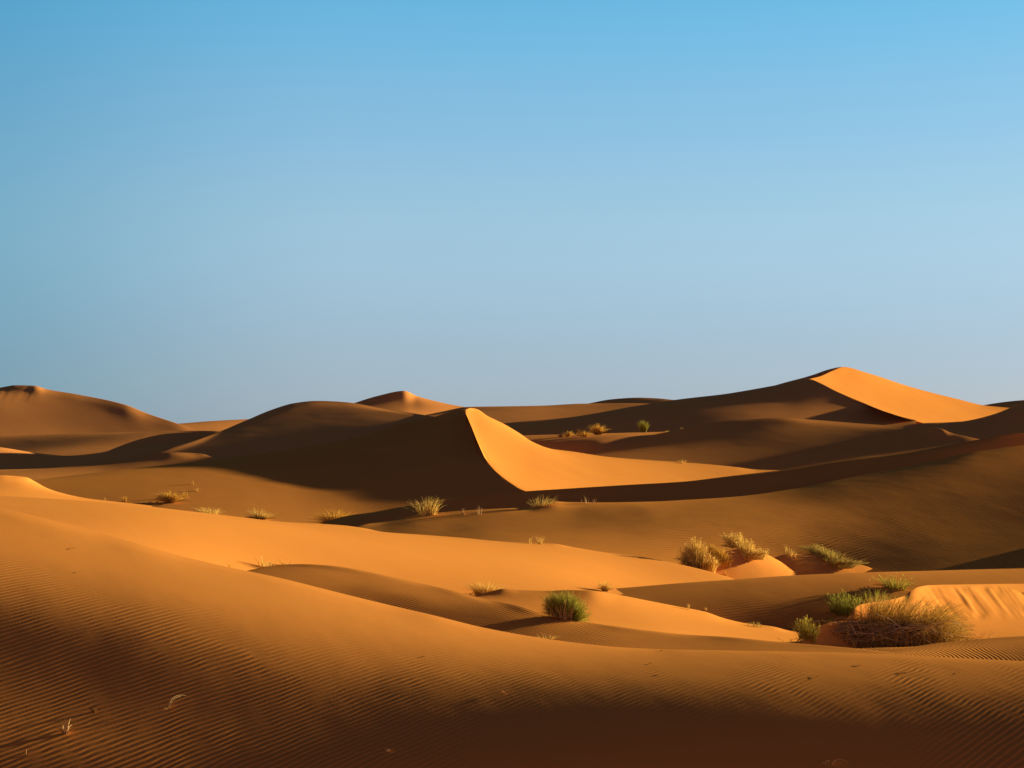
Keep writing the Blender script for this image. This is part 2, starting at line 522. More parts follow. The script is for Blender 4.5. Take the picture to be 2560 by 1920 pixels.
PS.ba = np.array([(2025, 947, 222)] + [(a, b, min(c, np.interp(a, [q[0] for q in PE], [q[2] for q in PE])) - 1.0) for a, b, c in WE] + [(2380, 1068, PE[-1][2] - 8), (2460, 1076, PE[-1][2] - 12), (2600, 1085, PE[-1][2] - 14)])
D('far_right', 'dark dune at the right end of the skyline',
  [(2380, 1028, 320), (2458, 1013, 320.0), (2517, 1004, 320.0), (2560, 1000, 320.0), (2700, 992, 320.0), (3000, 985, 320.0)],
  [(2380, 1040, 295), (3000, 1040, 295.0)], [(2530, 1009, -.02)], tint=0.035)
D('hollow_right', 'dark hollow below the sunlit peak at the right edge',
  [(2200, 1078, 150), (2303, 1058, 151), (2380, 1055, 152), (2439, 1051, 153), (2478, 1040, 154), (2524, 1020, 155), (2560, 1006, 156), (2650, 980, 157), (2900, 950, 158)],
  [(2200, 1120, 147), (2560, 1120, 133.0), (2900, 1120, 130.0)],
  [(2450, 1064, -.02), (2520, 1040, -.02), (2490, 1085, .16), (2540, 1070, .14), (2350, 1070, -.02), (2450, 1090, .2)], tint=0.035)
# ---- big dune on the left
def groove_l(PX, ROW, X, Y, D_):
    m = (1 - smooth01(70, 105, PX)) * (1 - smooth01(985, 1015, ROW)) * (D_ < 235)
    c = PX + (ROW - 965) * 0.55
    return 0.010 * m * (vnoise(c / 7, ROW / 200, 5) + 0.4 * vnoise(c / 3.6, ROW / 90, 6))


D('left_big', 'big rounded dune at the left edge of the skyline',
  [(-500, 1030, 250), (-250, 1000, 239.0), (-100, 980, 232.4), (0, 969, 228.0), (39, 963, 226.26), (86, 964, 224.16), (113, 972, 222.96), (194, 986, 219.34), (311, 1011, 214.12), (369, 1034, 211.53), (447, 1060, 208.04), (488, 1075, 206.21), (560, 1095, 203.0)],
  [(-500, 1110, 160), (0, 1110, 166), (560, 1110, 172)],
  [(30, 980, .3), (60, 972, .28), (150, 1010, .12), (150, 1055, .03), (250, 1015, .11), (310, 1022, .09), (365, 1045, .05), (330, 1072, -.0), (400, 1078, -.02), (120, 1080, .11), (20, 1050, .09), (60, 1070, .05), (250, 1070, .02)], smooth=1, bend=0.02, tint=0.035, groove=groove_l)
D('left_ridge', 'low dark dune under the big left dune',
  [(-500, 1108, 165), (0, 1091, 170), (156, 1085, 171), (311, 1081, 171), (428, 1077, 170), (525, 1077, 168), (620, 1088, 166), (700, 1100, 165)],
  [(-500, 1150, 140), (0, 1150, 142), (700, 1150, 142)],
  [(150, 1108, .01), (50, 1105, .01), (380, 1090, .1), (300, 1105, .03), (250, 1120, .03), (480, 1085, .02)], tint=0.035)
D('left_saddle', 'curving saddle of brown and dark sand running up to the long hill',
  [(-500, 1095, 128), (-200, 1098, 130), (0, 1118, 133), (97, 1133, 135), (194, 1141, 136), (249, 1135, 137), (292, 1118, 139), (350, 1098, 141), (420, 1084, 142), (500, 1080, 142), (600, 1090, 140)],
  [(-500, 1195, 112), (0, 1190, 112), (250, 1180, 114), (600, 1170, 114)],
  [(40, 1140, .13), (180, 1155, -.01), (280, 1140, -.03), (400, 1105, -.01), (20, 1160, .1), (330, 1120, -.03), (110, 1160, .0)], tint=0.035)
D('hill', 'long dark hill behind the pointed middle dune',
  [(330, 1152, 112), (420, 1122, 116), (486, 1102, 120), (544, 1081, 126), (622, 1048, 135), (680, 1024, 140), (739, 1007, 144), (793, 1002, 145), (860, 1005, 144), (947, 1019, 140), (1025, 1032, 133), (1083, 1041, 127), (1150, 1056, 121), (1250, 1085, 116)],
  [(330, 1190, 98), (466, 1175, 102), (661, 1155, 108), (860, 1125, 114), (1083, 1065, 116), (1250, 1100, 110)],
  [(600, 1090, -.03), (700, 1060, -.03), (800, 1040, -.03), (900, 1050, -.02), (960, 1040, .03), (820, 1012, -.01), (500, 1130, -.02), (760, 1080, -.03)], bend=0.02, tint=0.035)
D('left_strip', 'brown strip of sand at the left edge before the pointed dune',
  [(-500, 1190, 105), (0, 1174, 106), (117, 1171, 107), (194, 1164, 108), (272, 1153, 109), (350, 1142, 110), (430, 1131, 110.5), (500, 1134, 111), (560, 1155, 110)],
  [(-500, 1220, 90), (86, 1212, 92), (272, 1190, 96), (466, 1175, 99), (560, 1170, 100)],
  [(100, 1185, .14), (230, 1165, .14), (330, 1150, .1), (300, 1168, -.01), (400, 1150, -.02)], tint=0.02)
# ---- middle distance right
D('bush_flat', 'low lit sand flat carrying the far bushes',
  [(1150, 1100, 148), (1250, 1091, 149.18), (1400, 1086, 150.96), (1488, 1084, 152.0), (1560, 1082, 155.22), (1667, 1079, 160.0), (1760, 1074, 164.07), (1850, 1072, 168.0)],
  [(1150, 1150, 130), (1500, 1150, 130), (1850, 1150, 134)],
  [(1600, 1090, .26), (1520, 1089, .2), (1400, 1105, .09), (1400, 1120, .02), (1550, 1103, .06), (1450, 1125, .01), (1350, 1098, .1)], pts=[(1500, 1096, 132), (1350, 1094, 134)], tint=0.02)
D('mid_right', 'broad smooth dune before the big peak on the right',
  sc([(1380, 1150, 112), (1445, 1129, 116), (1511, 1114, 119), (1589, 1096, 122), (1710, 1071, 125), (1778, 1057, 126), (1855, 1049, 126), (1953, 1045, 126), (2050, 1051, 126), (2167, 1060, 124), (2283, 1067, 120), (2322, 1068, 118), (2352, 1071, 117), (2376, 1082, 116), (2419, 1092, 115), (2480, 1105, 114), (2560, 1120, 113)], 1.13),
  [(1380, 1160, 122), (1445, 1150, 121), (1710, 1178, 117), (1958, 1198, 117), (2128, 1170, 112), (2400, 1130, 108), (2560, 1140, 106)],
  [(1800, 1072, .11), (1953, 1058, .14), (1900, 1105, .02), (2100, 1090, -.01), (1750, 1110, .08), (1650, 1130, .11), (2250, 1095, -.03), (1850, 1160, -.01), (2050, 1065, .1), (2000, 1130, -.02), (1780, 1155, .0), (2200, 1075, .03), (2350, 1090, -.02)], bend=0.02, tint=0.02)
# ---- pointed middle dune
PT = D('pointed_slip', 'bright orange slip face of the pointed middle dune',
  sc([(1165, 1024, 86), (1176, 1020, 87), (1190, 1022, 88), (1219, 1040, 89), (1258, 1059, 90), (1297, 1082, 90.5), (1336, 1108, 91), (1362, 1119, 91.5), (1433, 1129, 93), (1511, 1141, 95), (1589, 1148, 96.5), (1710, 1156, 98.5), (1836, 1167, 100), (1894, 1174, 100.5), (1958, 1176, 101), (2060, 1188, 101)], G15),
  sc([(1165, 1030, 85.5), (1188, 1098, 82), (1239, 1178, 76), (1316, 1229, 70), (1360, 1242, 66), (1394, 1246, 64), (1589, 1236, 60), (1710, 1228, 59), (1914, 1205, 59), (2060, 1200, 60)], G15),
  [(1230, 1100, .55), (1280, 1150, .52), (1350, 1180, .5), (1450, 1190, .46), (1550, 1190, .42), (1650, 1185, .4), (1250, 1075, .53), (1350, 1150, .5), (1780, 1185, .36), (1500, 1155, .4), (1195, 1060, .54)],
  rounded=False, strong_base=True, csm=6, smooth=.4, step=3, nf=140)
SC = PT.edge([(1167, 1042), (1175, 1063), (1181, 1080), (1188, 1098), (1199, 1121), (1212, 1143), (1224, 1161), (1239, 1178), (1254, 1191), (1270, 1203), (1297, 1221), (1316, 1229)])
GW_ = D('pointed_windward', 'shaded windward face of the pointed middle dune',
  sc([(-500, 1218, 60), (0, 1206, 64), (86, 1199, 66), (272, 1178, 70), (466, 1157, 74), (661, 1133, 78), (850, 1102, 82), (928, 1083, 83), (1005, 1059, 84), (1083, 1043, 85), (1122, 1031, 85.5), (1163, 1024, 86)], G15) + SC,
  [(-500, 1275, 50), (0, 1275, 51), (300, 1275, 52), (600, 1312, 54), (860, 1330, 59), (1000, 1312, 68), (1100, 1292, 73), (1165, 1278, 75), (1316, 1264, 76), (1420, 1285, 74)],
  [(600, 1180, .15), (400, 1200, .13), (200, 1225, .09), (700, 1165, .13), (900, 1150, -.03), (1000, 1130, -.03), (1100, 1130, -.03), (1150, 1190, -.01), (950, 1220, -.03), (850, 1275, .19), (700, 1270, .19), (550, 1272, .16), (1180, 1235, -.01), (1000, 1235, -.03), (1100, 1225, -.03), (1200, 1212, -.02), (1060, 1250, -.02), (1240, 1215, -.01), (860, 1200, -.02), (720, 1220, .16), (930, 1262, .03), (1060, 1080, -.03), (300, 1240, .1), (760, 1130, .03)],
  rounded=False, smooth=.4, back=.75, brad=.004, step=4, nf=140, csm=15, bend=0.015, lat=(76, 18), fitcrest=sc([(-500, 1218, 60), (0, 1206, 64), (86, 1199, 66), (272, 1178, 70), (466, 1157, 74), (661, 1133, 78), (850, 1102, 82), (928, 1083, 83), (1005, 1059, 84), (1083, 1043, 85), (1122, 1031, 85.5), (1163, 1024, 86), (1240, 1004, 86), (1320, 988, 85.5), (1420, 970, 84.5)], G15), nick=.022)
WS = GW_.trim([(1167, 1042), (1175, 1063), (1181, 1080), (1188, 1098), (1199, 1121), (1212, 1143), (1224, 1161), (1239, 1178), (1254, 1191), (1270, 1203), (1285, 1213), (1297, 1221), (1316, 1229), (1345, 1240)])
PT.ba = np.array([(1165, 1030, WS[0][2] - .5)] + [(a, b, min(c, np.interp(a, [q[0] for q in SC], [q[2] for q in SC])) - .5) for a, b, c in WS] + [(1394, 1250, SC[-1][2] - 4), (1589, 1240, 69.5), (1710, 1230, 68.5), (1914, 1205, 68.5), (2060, 1200, 69)])
# ---- dark band and rippled dune
D('dark_band', 'dark band of dune front crossing behind the rippled dune',
  [(780, 1316, 64), (870, 1289, 63.61), (928, 1281, 63.35), (1005, 1267, 63.01), (1122, 1250, 62.5), (1165, 1244, 62.57), (1239, 1235, 62.68), (1316, 1228, 62.8), (1394, 1223, 62.96), (1472, 1218, 63.12), (1589, 1211, 63.35), (1710, 1204, 63.6), (1817, 1191, 64.46), (1914, 1180, 65.25), (1958, 1175, 65.6), (2128, 1150, 67.2), (2283, 1129, 68.8), (2400, 1107, 70.0), (2458, 1097, 70.58), (2517, 1086, 71.17), (2548, 1083, 71.48), (2620, 1088, 72.1), (2800, 1125, 73.0), (3000, 1165, 74.0)],
  [(780, 1352, 60), (916, 1346, 60.12), (1083, 1320, 60.26), (1316, 1292, 60.46), (1511, 1270, 60.63), (1710, 1262, 60.8), (1836, 1254, 62.0), (2089, 1215, 64.0), (2320, 1175, 66.5), (2600, 1150, 69.5), (3000, 1150, 71.0)],
  [(1000, 1280, -.04), (1200, 1255, -.05), (1400, 1238, -.06), (1600, 1230, -.06), (1800, 1215, -.05), (2000, 1190, -.03), (2200, 1155, -.02), (2400, 1125, -.02)], wbase=25.0)
D('rippled', 'wide rippled brown dune crossing the middle right',
  [(830, 1335, 49), (916, 1310, 50.57), (967, 1302, 51.5), (1083, 1283, 53.0), (1180, 1275, 53.55), (1258, 1271, 54.0), (1316, 1269, 54.47), (1355, 1259, 54.79), (1386, 1253, 55.04), (1418, 1255, 55.3), (1511, 1256, 56.01), (1628, 1254, 56.9), (1710, 1250, 57.5), (1836, 1242, 58.7), (1972, 1224, 60.0), (2089, 1201, 61.51), (2205, 1179, 63.0), (2320, 1155, 64.41), (2450, 1128, 66.0), (2600, 1112, 67.5), (2800, 1145, 68.25), (3000, 1180, 69.0)],
  [(830, 1350, 43), (916, 1352, 42.5), (1044, 1362, 42), (1278, 1384, 42), (1433, 1400, 42), (1589, 1420, 42), (1710, 1436, 43), (1800, 1432, 46), (2000, 1436, 48), (2150, 1442, 47), (2300, 1458, 43.5), (2560, 1455, 42), (3000, 1445, 42)],
  [(1000, 1325, .09), (1200, 1310, .115), (1400, 1300, .115), (1500, 1340, .125), (1800, 1290, .115), (1700, 1350, .125), (2000, 1290, .09), (2200, 1250, -.02), (2250, 1320, .08), (2450, 1190, -.06), (2300, 1175, -.05), (2520, 1160, -.06), (2350, 1220, -.03), (2470, 1250, .0), (2480, 1310, .05), (2500, 1380, .05), (1950, 1350, .125), (1500, 1275, .09), (2050, 1225, -.01), (1250, 1340, .12), (2400, 1160, -.02), (1700, 1270, .12), (2350, 1390, .05)],
  ripple=dict(line=(1750, 1330, 1850, 1322), lam=.19, amp=.075, mask=idw([(916, 1320, .3), (1000, 1328, 1.2), (1150, 1335, 1.1), (1083, 1300, .2), (1250, 1290, .5), (1390, 1265, .1), (1480, 1290, 1.1), (1600, 1295, 1.1), (1700, 1310, .9), (1650, 1262, .0), (1900, 1250, .0), (1950, 1300, .7), (1750, 1320, 1.0), (1900, 1350, 1.1), (2050, 1350, 1.1), (2200, 1330, 1), (2400, 1280, .5), (2400, 1180, .0), (1500, 1360, .5), (1350, 1330, .4), (2200, 1230, .1)])))
# ---- bright apron
D('left_horn', 'small bright orange horn of sand at the left edge',
  [(-300, 1205, 37), (-100, 1192, 37.5), (0, 1188, 38), (39, 1190, 38.5), (66, 1193, 39), (86, 1203, 39.6), (117, 1221, 40.4), (163, 1235, 41.5), (218, 1246, 42.6), (280, 1253, 43.5), (380, 1264, 44)],
  [(-300, 1262, 30), (0, 1262, 31), (163, 1262, 34), (380, 1285, 38)],
  [(20, 1205, .19), (60, 1222, .42), (130, 1240, .42), (15, 1232, .36), (30, 1195, .2), (90, 1212, .45)], smooth=.8, back=.6, csm=15)
D('apron', 'wide bright orange apron of sand crossing the picture',
  [(-500, 1225, 30), (0, 1240, 31.5), (136, 1247, 32.32), (330, 1262, 33.5), (447, 1275, 34.57), (603, 1293, 36.0), (700, 1304, 36.85), (855, 1313, 38.2), (908, 1320, 38.51), (959, 1330, 38.81), (1044, 1336, 39.3), (1161, 1345, 39.85), (1278, 1356, 40.4), (1383, 1359, 40.67), (1433, 1368, 40.8), (1511, 1381, 40.83), (1589, 1390, 40.87), (1666, 1404, 40.9), (1710, 1413, 40.92), (1800, 1436, 40.96), (1900, 1470, 41.0)],
  [(-500, 1290, 22.5), (0, 1310, 22.5), (233, 1360, 22.7), (467, 1430, 24.5), (600, 1462, 27), (758, 1455, 28.3), (860, 1462, 28.8), (1044, 1500, 29.2), (1219, 1520, 29.4), (1371, 1505, 30), (1480, 1500, 31.5), (1589, 1490, 35.2), (1710, 1478, 35.2), (1900, 1495, 35.5)],
  [(700, 1350, .48), (500, 1340, .46), (400, 1320, .42), (900, 1370, .46), (1000, 1400, .47), (1200, 1420, .46), (1350, 1420, .44), (1450, 1440, .55), (1550, 1430, .52), (300, 1275, .34), (900, 1335, .42), (1200, 1362, .42), (1500, 1395, .5), (100, 1262, .3), (600, 1400, .48), (1100, 1450, .47), (1650, 1430, .34)],
  smooth=1, wbase=25.0, bend=0.02)
# ---- right middle: nabkha mounds, long brown band, slip faces
D('mound_pale', 'bright fluted sand mound under the pale yellow grass',
  [(1668, 1490, 41.5), (1688, 1450, 41.58), (1712, 1412, 41.68), (1740, 1396, 41.8), (1790, 1390, 42.34), (1832, 1374, 42.8), (1871, 1371, 43.49), (1900, 1378, 44.0), (1933, 1394, 44.66), (1960, 1409, 45.2), (1985, 1425, 45.64), (2020, 1450, 46.27), (2050, 1475, 46.8)],
  [(1668, 1500, 40.4), (1740, 1478, 40.53), (1832, 1468, 40.7), (2020, 1465, 42.68), (2050, 1485, 43.0)],
  [(1850, 1410, .5), (1900, 1420, .5), (1780, 1430, .42), (1940, 1430, .45), (1740, 1440, .38)], smooth=.6, step=2.5, nf=60, csm=6)
D('mound_shaded', 'low orange sand mound under the grey green bushes',
  [(1870, 1480, 44.4), (1900, 1435, 44.65), (1935, 1395, 44.95), (1965, 1386, 45.2), (2010, 1385, 45.62), (2050, 1389, 46.0), (2090, 1398, 46.34), (2120, 1405, 46.6), (2167, 1416, 46.91), (2210, 1440, 47.2), (2240, 1475, 47.4)],
  [(1870, 1490, 42.6), (1900, 1460, 42.66), (2010, 1460, 42.9), (2210, 1460, 43.34), (2240, 1485, 43.4)],
  [(2000, 1410, .24), (2060, 1415, .3), (2120, 1420, .25), (1960, 1400, .05), (2000, 1389, .03)], smooth=.6, step=2.5, nf=60, csm=6)
D('brown_band', 'long grey brown dune back behind the big dry bush',
  [(1400, 1486, 34.8), (1440, 1480, 34.86), (1480, 1476, 34.93), (1589, 1467, 35.1), (1710, 1457, 35.4), (1856, 1447, 35.9), (2011, 1437, 36.5), (2167, 1431, 37.2), (2322, 1427, 38.4), (2560, 1419, 40.0), (2800, 1412, 40.44), (3100, 1408, 41.0), (3600, 1418, 41.0)],
  [(1400, 1510, 32.6), (1550, 1510, 32.6), (1710, 1540, 32.5), (1867, 1580, 32.5), (2038, 1605, 32.5), (2200, 1560, 33.0), (2300, 1500, 34.0), (2560, 1480, 37.0), (3100, 1480, 38.5), (3600, 1490, 38.5)],
  [(1600, 1487, .08), (1750, 1480, .08), (2000, 1452, .13), (2400, 1442, .18), (1900, 1540, -.01), (2050, 1545, -.03), (2150, 1490, .03), (1800, 1515, .05), (1700, 1500, .05), (2200, 1445, .15), (2300, 1450, .16), (2500, 1440, .18), (1950, 1480, .09)],
  smooth=1, dig=None, ripple=dict(line=(1850, 1505, 1900, 1500), lam=.11, amp=.03, mask=idw([(1850, 1505, .8), (1780, 1475, .2), (2000, 1450, .1), (2400, 1440, .1), (1950, 1500, .6), (1650, 1490, .1)])))


def groove_t(PX, ROW, X, Y, D_):
    m = smooth01(2285, 2330, PX) * smooth01(1462, 1475, ROW) * (1 - smooth01(1530, 1556, ROW)) * (D_ < 33)
    c = PX - (ROW - 1462) * 0.75
    n = vnoise(c / 30 + 0.6 * vnoise(PX / 60, ROW / 25, 2), ROW / 120, 5) + 0.6 * vnoise(c / 11, ROW / 60, 6) - 0.8 * np.maximum(vnoise(c / 19, ROW / 90, 8), 0.25)
    return 0.028 * m * n


D('slip_right', 'bright fluted slip face and mound behind the big dry bush at the right',
  [(1995, 1612, 23.9), (2025, 1592, 24.29), (2048, 1566, 24.59), (2080, 1555, 25.01), (2110, 1551, 25.4), (2127, 1535, 25.67), (2141, 1516, 25.9), (2165, 1508, 26.22), (2200, 1503, 26.67), (2240, 1496, 27.2), (2262, 1489, 27.82), (2277, 1477, 28.1), (2294, 1468, 28.5), (2322, 1463, 29.3), (2400, 1461, 31.2), (2480, 1460, 33.0), (2560, 1459, 34.8), (2700, 1457, 37.0), (3000, 1455, 39.0), (3500, 1465, 39.0)],
  [(1995, 1626, 23.2), (2140, 1627, 22.6), (2240, 1625, 22.6), (2350, 1622, 23), (2427, 1618, 23.2), (2560, 1612, 23.4), (3000, 1612, 24), (3500, 1622, 24)],
  [(2340, 1500, .48), (2420, 1500, .48), (2500, 1500, .46), (2420, 1570, .28), (2500, 1570, .26), (2540, 1500, .45), (2380, 1540, .44), (2480, 1540, .42), (2300, 1540, .44), (2080, 1575, .48), (2160, 1535, .5), (2250, 1520, .45), (2200, 1600, .4)],
  rounded=False, smooth=.4, groove=groove_t, step=2.5, pts=[(2427, 1556, 26.4, 1e-4), (2560, 1553, 27.2, 1e-4), (2427, 1590, 24.8, 1e-4), (2560, 1590, 25, 1e-4)], back=1.0, brad=.004, nf=150, csm=6)
D('spur', 'bright orange spur of sand beside the green bush',
  [(1130, 1500, 28.0), (1180, 1490, 28.12), (1225, 1479, 28.22), (1260, 1472, 28.31), (1300, 1475, 28.4), (1371, 1477, 28.57), (1420, 1475, 28.68), (1472, 1476, 28.8), (1550, 1488, 29.35), (1628, 1503, 29.9), (1710, 1519, 30.47), (1758, 1528, 30.8), (1817, 1548, 31.02), (1867, 1559, 31.2), (1933, 1567, 31.26), (1972, 1577, 31.3), (2038, 1587, 31.1), (2140, 1602, 30.8)],
  [(1130, 1550, 26.2), (1300, 1552, 25.0), (1371, 1568, 24.4), (1472, 1585, 24.1), (1710, 1602, 24.0), (1933, 1614, 23.79), (2140, 1625, 23.6)],
  [(1550, 1520, .42), (1650, 1540, .48), (1750, 1560, .48), (1850, 1580, .46), (1950, 1592, .44), (1500, 1530, .38), (1430, 1500, .28), (1250, 1495, .24), (1330, 1500, .26), (1600, 1515, .48), (1580, 1550, .38), (1200, 1500, .25)],
  rounded=False, smooth=.8, step=4)
D('rippled_low', 'rippled brown dune shoulder between the foreground and the green bush',
  [(480, 1450, 29.6), (540, 1430, 29.29), (595, 1419, 29.0), (641, 1414, 28.76), (700, 1411, 28.45), (758, 1410, 28.14), (816, 1413, 27.83), (860, 1418, 27.6), (928, 1431, 27.23), (1044, 1457, 26.6), (1122, 1474, 26.07), (1219, 1499, 25.4), (1300, 1515, 24.74), (1355, 1531, 24.3), (1433, 1550, 23.78), (1550, 1567, 23.0), (1628, 1577, 22.65), (1710, 1586, 22.28), (1817, 1592, 21.8), (1933, 1603, 21.35), (2050, 1613, 20.9), (2150, 1622, 20.62), (2300, 1640, 20.2)],
  [(480, 1490, 24.6), (600, 1485, 25.0), (860, 1535, 24.1), (1083, 1590, 23.1), (1316, 1640, 20.9), (1550, 1660, 19.9), (1933, 1665, 19.5), (2300, 1672, 19.1)],
  [(700, 1432, .13), (900, 1465, .11), (760, 1418, .17), (1000, 1510, .06), (1100, 1500, .22), (1200, 1555, .13), (1300, 1570, .18), (1500, 1575, .29), (1500, 1610, .24), (1800, 1605, .2), (1000, 1468, .27), (1100, 1535, .12), (850, 1430, .28), (880, 1470, .16), (1650, 1605, .26), (1350, 1545, .25)],
  smooth=1, ripple=dict(line=(1160, 1538, 1220, 1519), lam=.085, amp=.04, mask=idw([(700, 1425, .2), (800, 1440, .6), (900, 1445, .1), (900, 1470, .9), (1000, 1460, .1), (1000, 1500, 1.1), (1150, 1490, .3), (1150, 1530, 1.2), (1200, 1515, .9), (1300, 1560, 1.1), (1400, 1560, .5), (1450, 1590, .9), (1600, 1595, .4), (1750, 1600, .1), (1900, 1610, .1)])))
D('rippled_patch', 'dark rippled patch of sand in front of the big dry bush',
  [(2050, 1627, 22.2), (2130, 1622, 22.06), (2200, 1619, 21.94), (2275, 1617, 21.8), (2341, 1608, 21.69), (2439, 1598, 21.51), (2560, 1590, 21.3), (2700, 1584, 21.2), (3000, 1575, 21.0), (3500, 1585, 21.0)],
  [(2050, 1640, 19.4), (2244, 1650, 19.2), (2560, 1668, 19), (3000, 1690, 19), (3500, 1700, 19)],
  [(2400, 1615, .1), (2500, 1615, .05), (2300, 1625, .12), (2520, 1635, .03)],
  smooth=1, ripple=dict(line=(2445, 1628, 2380, 1610), lam=.06, amp=.028, mask=idw([(2100, 1630, 1), (2300, 1625, 1.2), (2440, 1625, 1.2), (2500, 1600, .2)])))
# ---- foreground
D('foreground', 'long rippled foreground dune falling away to the right',
  [(-900, 1180, 22), (-500, 1205, 21.2), (-200, 1238, 20.6), (0, 1271, 20.2), (117, 1298, 20), (233, 1327, 19.9), (350, 1360, 19.7), (467, 1393, 19.6), (583, 1420, 19.5), (700, 1445, 19.4), (860, 1485, 19.3), (967, 1511, 19.2), (1083, 1538, 19), (1200, 1567, 18.9), (1316, 1589, 18.8), (1433, 1606, 18.7), (1550, 1618, 18.6), (1628, 1622, 18.6), (1700, 1624, 18.5), (1933, 1628, 18.4), (2089, 1631, 18.3), (2244, 1637, 18.2), (2400, 1645, 18.1), (2560, 1653, 18), (2800, 1668, 17.8), (3200, 1690, 17.6), (3700, 1700, 17.6)],
  [(-900, 2300, 12.3), (0, 2300, 12.3), (600, 2300, 12.5), (1280, 2300, 13), (1800, 2300, 13.4), (2560, 2300, 13.2), (3200, 2300, 13), (3700, 2310, 13)],
  [(100, 1320, .3), (300, 1365, .34), (300, 1400, .3), (300, 1450, .23), (150, 1400, .24), (150, 1460, .15), (600, 1455, .37), (500, 1480, .32), (860, 1512, .42), (1000, 1560, .38), (860, 1570, .27), (700, 1540, .25),
   (1200, 1597, .36), (1500, 1640, .25), (2000, 1645, .25), (2400, 1665, .2), (300, 1510, .12), (300, 1560, .03), (60, 1560, -.08), (150, 1600, -.07), (300, 1640, -.05), (300, 1690, -.04), (450, 1680, -.01), (600, 1720, .04), (450, 1590, .1), (600, 1640, .1),
   (300, 1750, .03), (300, 1810, .08), (300, 1880, .13), (100, 1700, .0), (100, 1780, .08), (100, 1870, .13), (600, 1800, .06), (600, 1880, .07), (900, 1620, .17), (900, 1690, .08), (900, 1760, .02), (1000, 1880, .0), (1300, 1730, .02), (1300, 1830, -.03),
   (1800, 1760, .015), (1800, 1850, -.04), (2200, 1750, .06), (2400, 1700, .16), (2500, 1770, .06), (2450, 1860, -.02), (1600, 1690, .17), (1500, 1725, .06), (1500, 1770, -.01), (1300, 1660, .18), (2000, 1700, .15), (1150, 1660, .17)],
  smooth=1.5, nf=220, step=5, lat=(84, 26),
  ripple=dict(line=(300, 1812, 420, 1776), lam=.072, amp=.035, warp=1.3, mask=idw([(50, 1480, .9), (200, 1400, .15), (400, 1450, .15), (700, 1540, .15), (400, 1560, .8), (1000, 1590, .15), (1300, 1630, .15), (1700, 1650, .1), (2100, 1650, .1), (2400, 1680, .3), (300, 1600, 1), (600, 1680, 1.1), (900, 1640, .5), (1000, 1700, 1.1), (1300, 1680, .9), (200, 1850, 1), (600, 1850, 1), (1100, 1800, .5), (1300, 1850, .15), (1600, 1850, .15), (1900, 1840, .15), (1450, 1770, .3), (1900, 1700, .8), (2300, 1720, 1), (2500, 1800, 1), (2200, 1850, .25), (1600, 1690, .9)])), soft=2000.0, ax=3.2)
D('right_outer', 'dune just outside the right edge that shades the rippled slope',
  [(2790, 1290, 50), (2850, 1250, 50.5), (2920, 1195, 51), (2990, 1165, 51), (3060, 1160, 50.5), (3200, 1175, 49.5), (3350, 1230, 48), (3500, 1300, 46)],
  [(2790, 1400, 44), (3500, 1450, 42)], [(3100, 1200, .05)], step=12)
D('right_shade_dune', 'added unseen dune outside the right edge to shade the upper rippled slope',  # out of view, added only for its shadow on the upper right slope
  [(2680, 1150, 84), (2780, 1100, 84), (2880, 1068, 83.5), (2960, 1060, 83), (3040, 1068, 82), (3120, 1105, 81), (3200, 1180, 80)],
  [(2680, 1230, 76), (3180, 1240, 73)], [(3100, 1150, .05)], step=12)
for _k in list(DUNES):
    DUNES[_k].build()

me = bpy.data.meshes.new('ground')
_s = np.concatenate([-np.geomspace(9000, 20, 24), np.linspace(-15, 15, 7), np.geomspace(20, 9000, 24)])
_x, _y = np.meshgrid(_s, _s, indexing='ij'); _n = len(_s)
_z = np.full(_x.shape, CAMZ - 5.2) + 0.9 * vnoise(_x / 37, _y / 37, 3) * (np.hypot(_x, _y) < 8000) - 0.6
_r2 = (_x / 14)**2 + ((_y + 6) / 9)**2
_z = np.maximum(_z, CAMZ - 1.7 - 0.9 * _r2)
_i = np.arange(_n - 1)[:, None] * _n + np.arange(_n - 1)[None]
me.from_pydata(np.stack([_x, _y, _z], -1).reshape(-1, 3).tolist(), [], np.stack([_i, _i + _n, _i + _n + 1, _i + 1], -1).reshape(-1, 4).tolist())
for _p in me.polygons:
    _p.use_smooth = True
me.materials.append(sand_material('ground', 0.5, 0.1, None))
_g = bpy.data.objects.new('ground', me); COL.objects.link(_g); _g['kind'] = 'structure'

# ------------------------------------------------------------------ plants
def plant_mat(name, c0, c1, transl=0.25):
    m, nt, out = new_mat(name)
    N, L = nt.nodes.new, nt.links.new
    at = N('ShaderNodeAttribute'); at.attribute_name = 'shade'
    mx_ = N('ShaderNodeMix'); mx_.data_type = 'RGBA'
    mx_.inputs[6].default_value = (*c0, 1); mx_.inputs[7].default_value = (*c1, 1)
    L(at.outputs['Fac'], mx_.inputs[0])
    df = N('ShaderNodeBsdfDiffuse'); tr = N('ShaderNodeBsdfTranslucent'); ms = N('ShaderNodeMixShader')
    L(mx_.outputs[2], df.inputs['Color']); L(mx_.outputs[2], tr.inputs['Color'])
    ms.inputs[0].default_value = transl
    L(df.outputs[0], ms.inputs[1]); L(tr.outputs[0], ms.inputs[2]); L(ms.outputs[0], out.inputs[0])
    return m


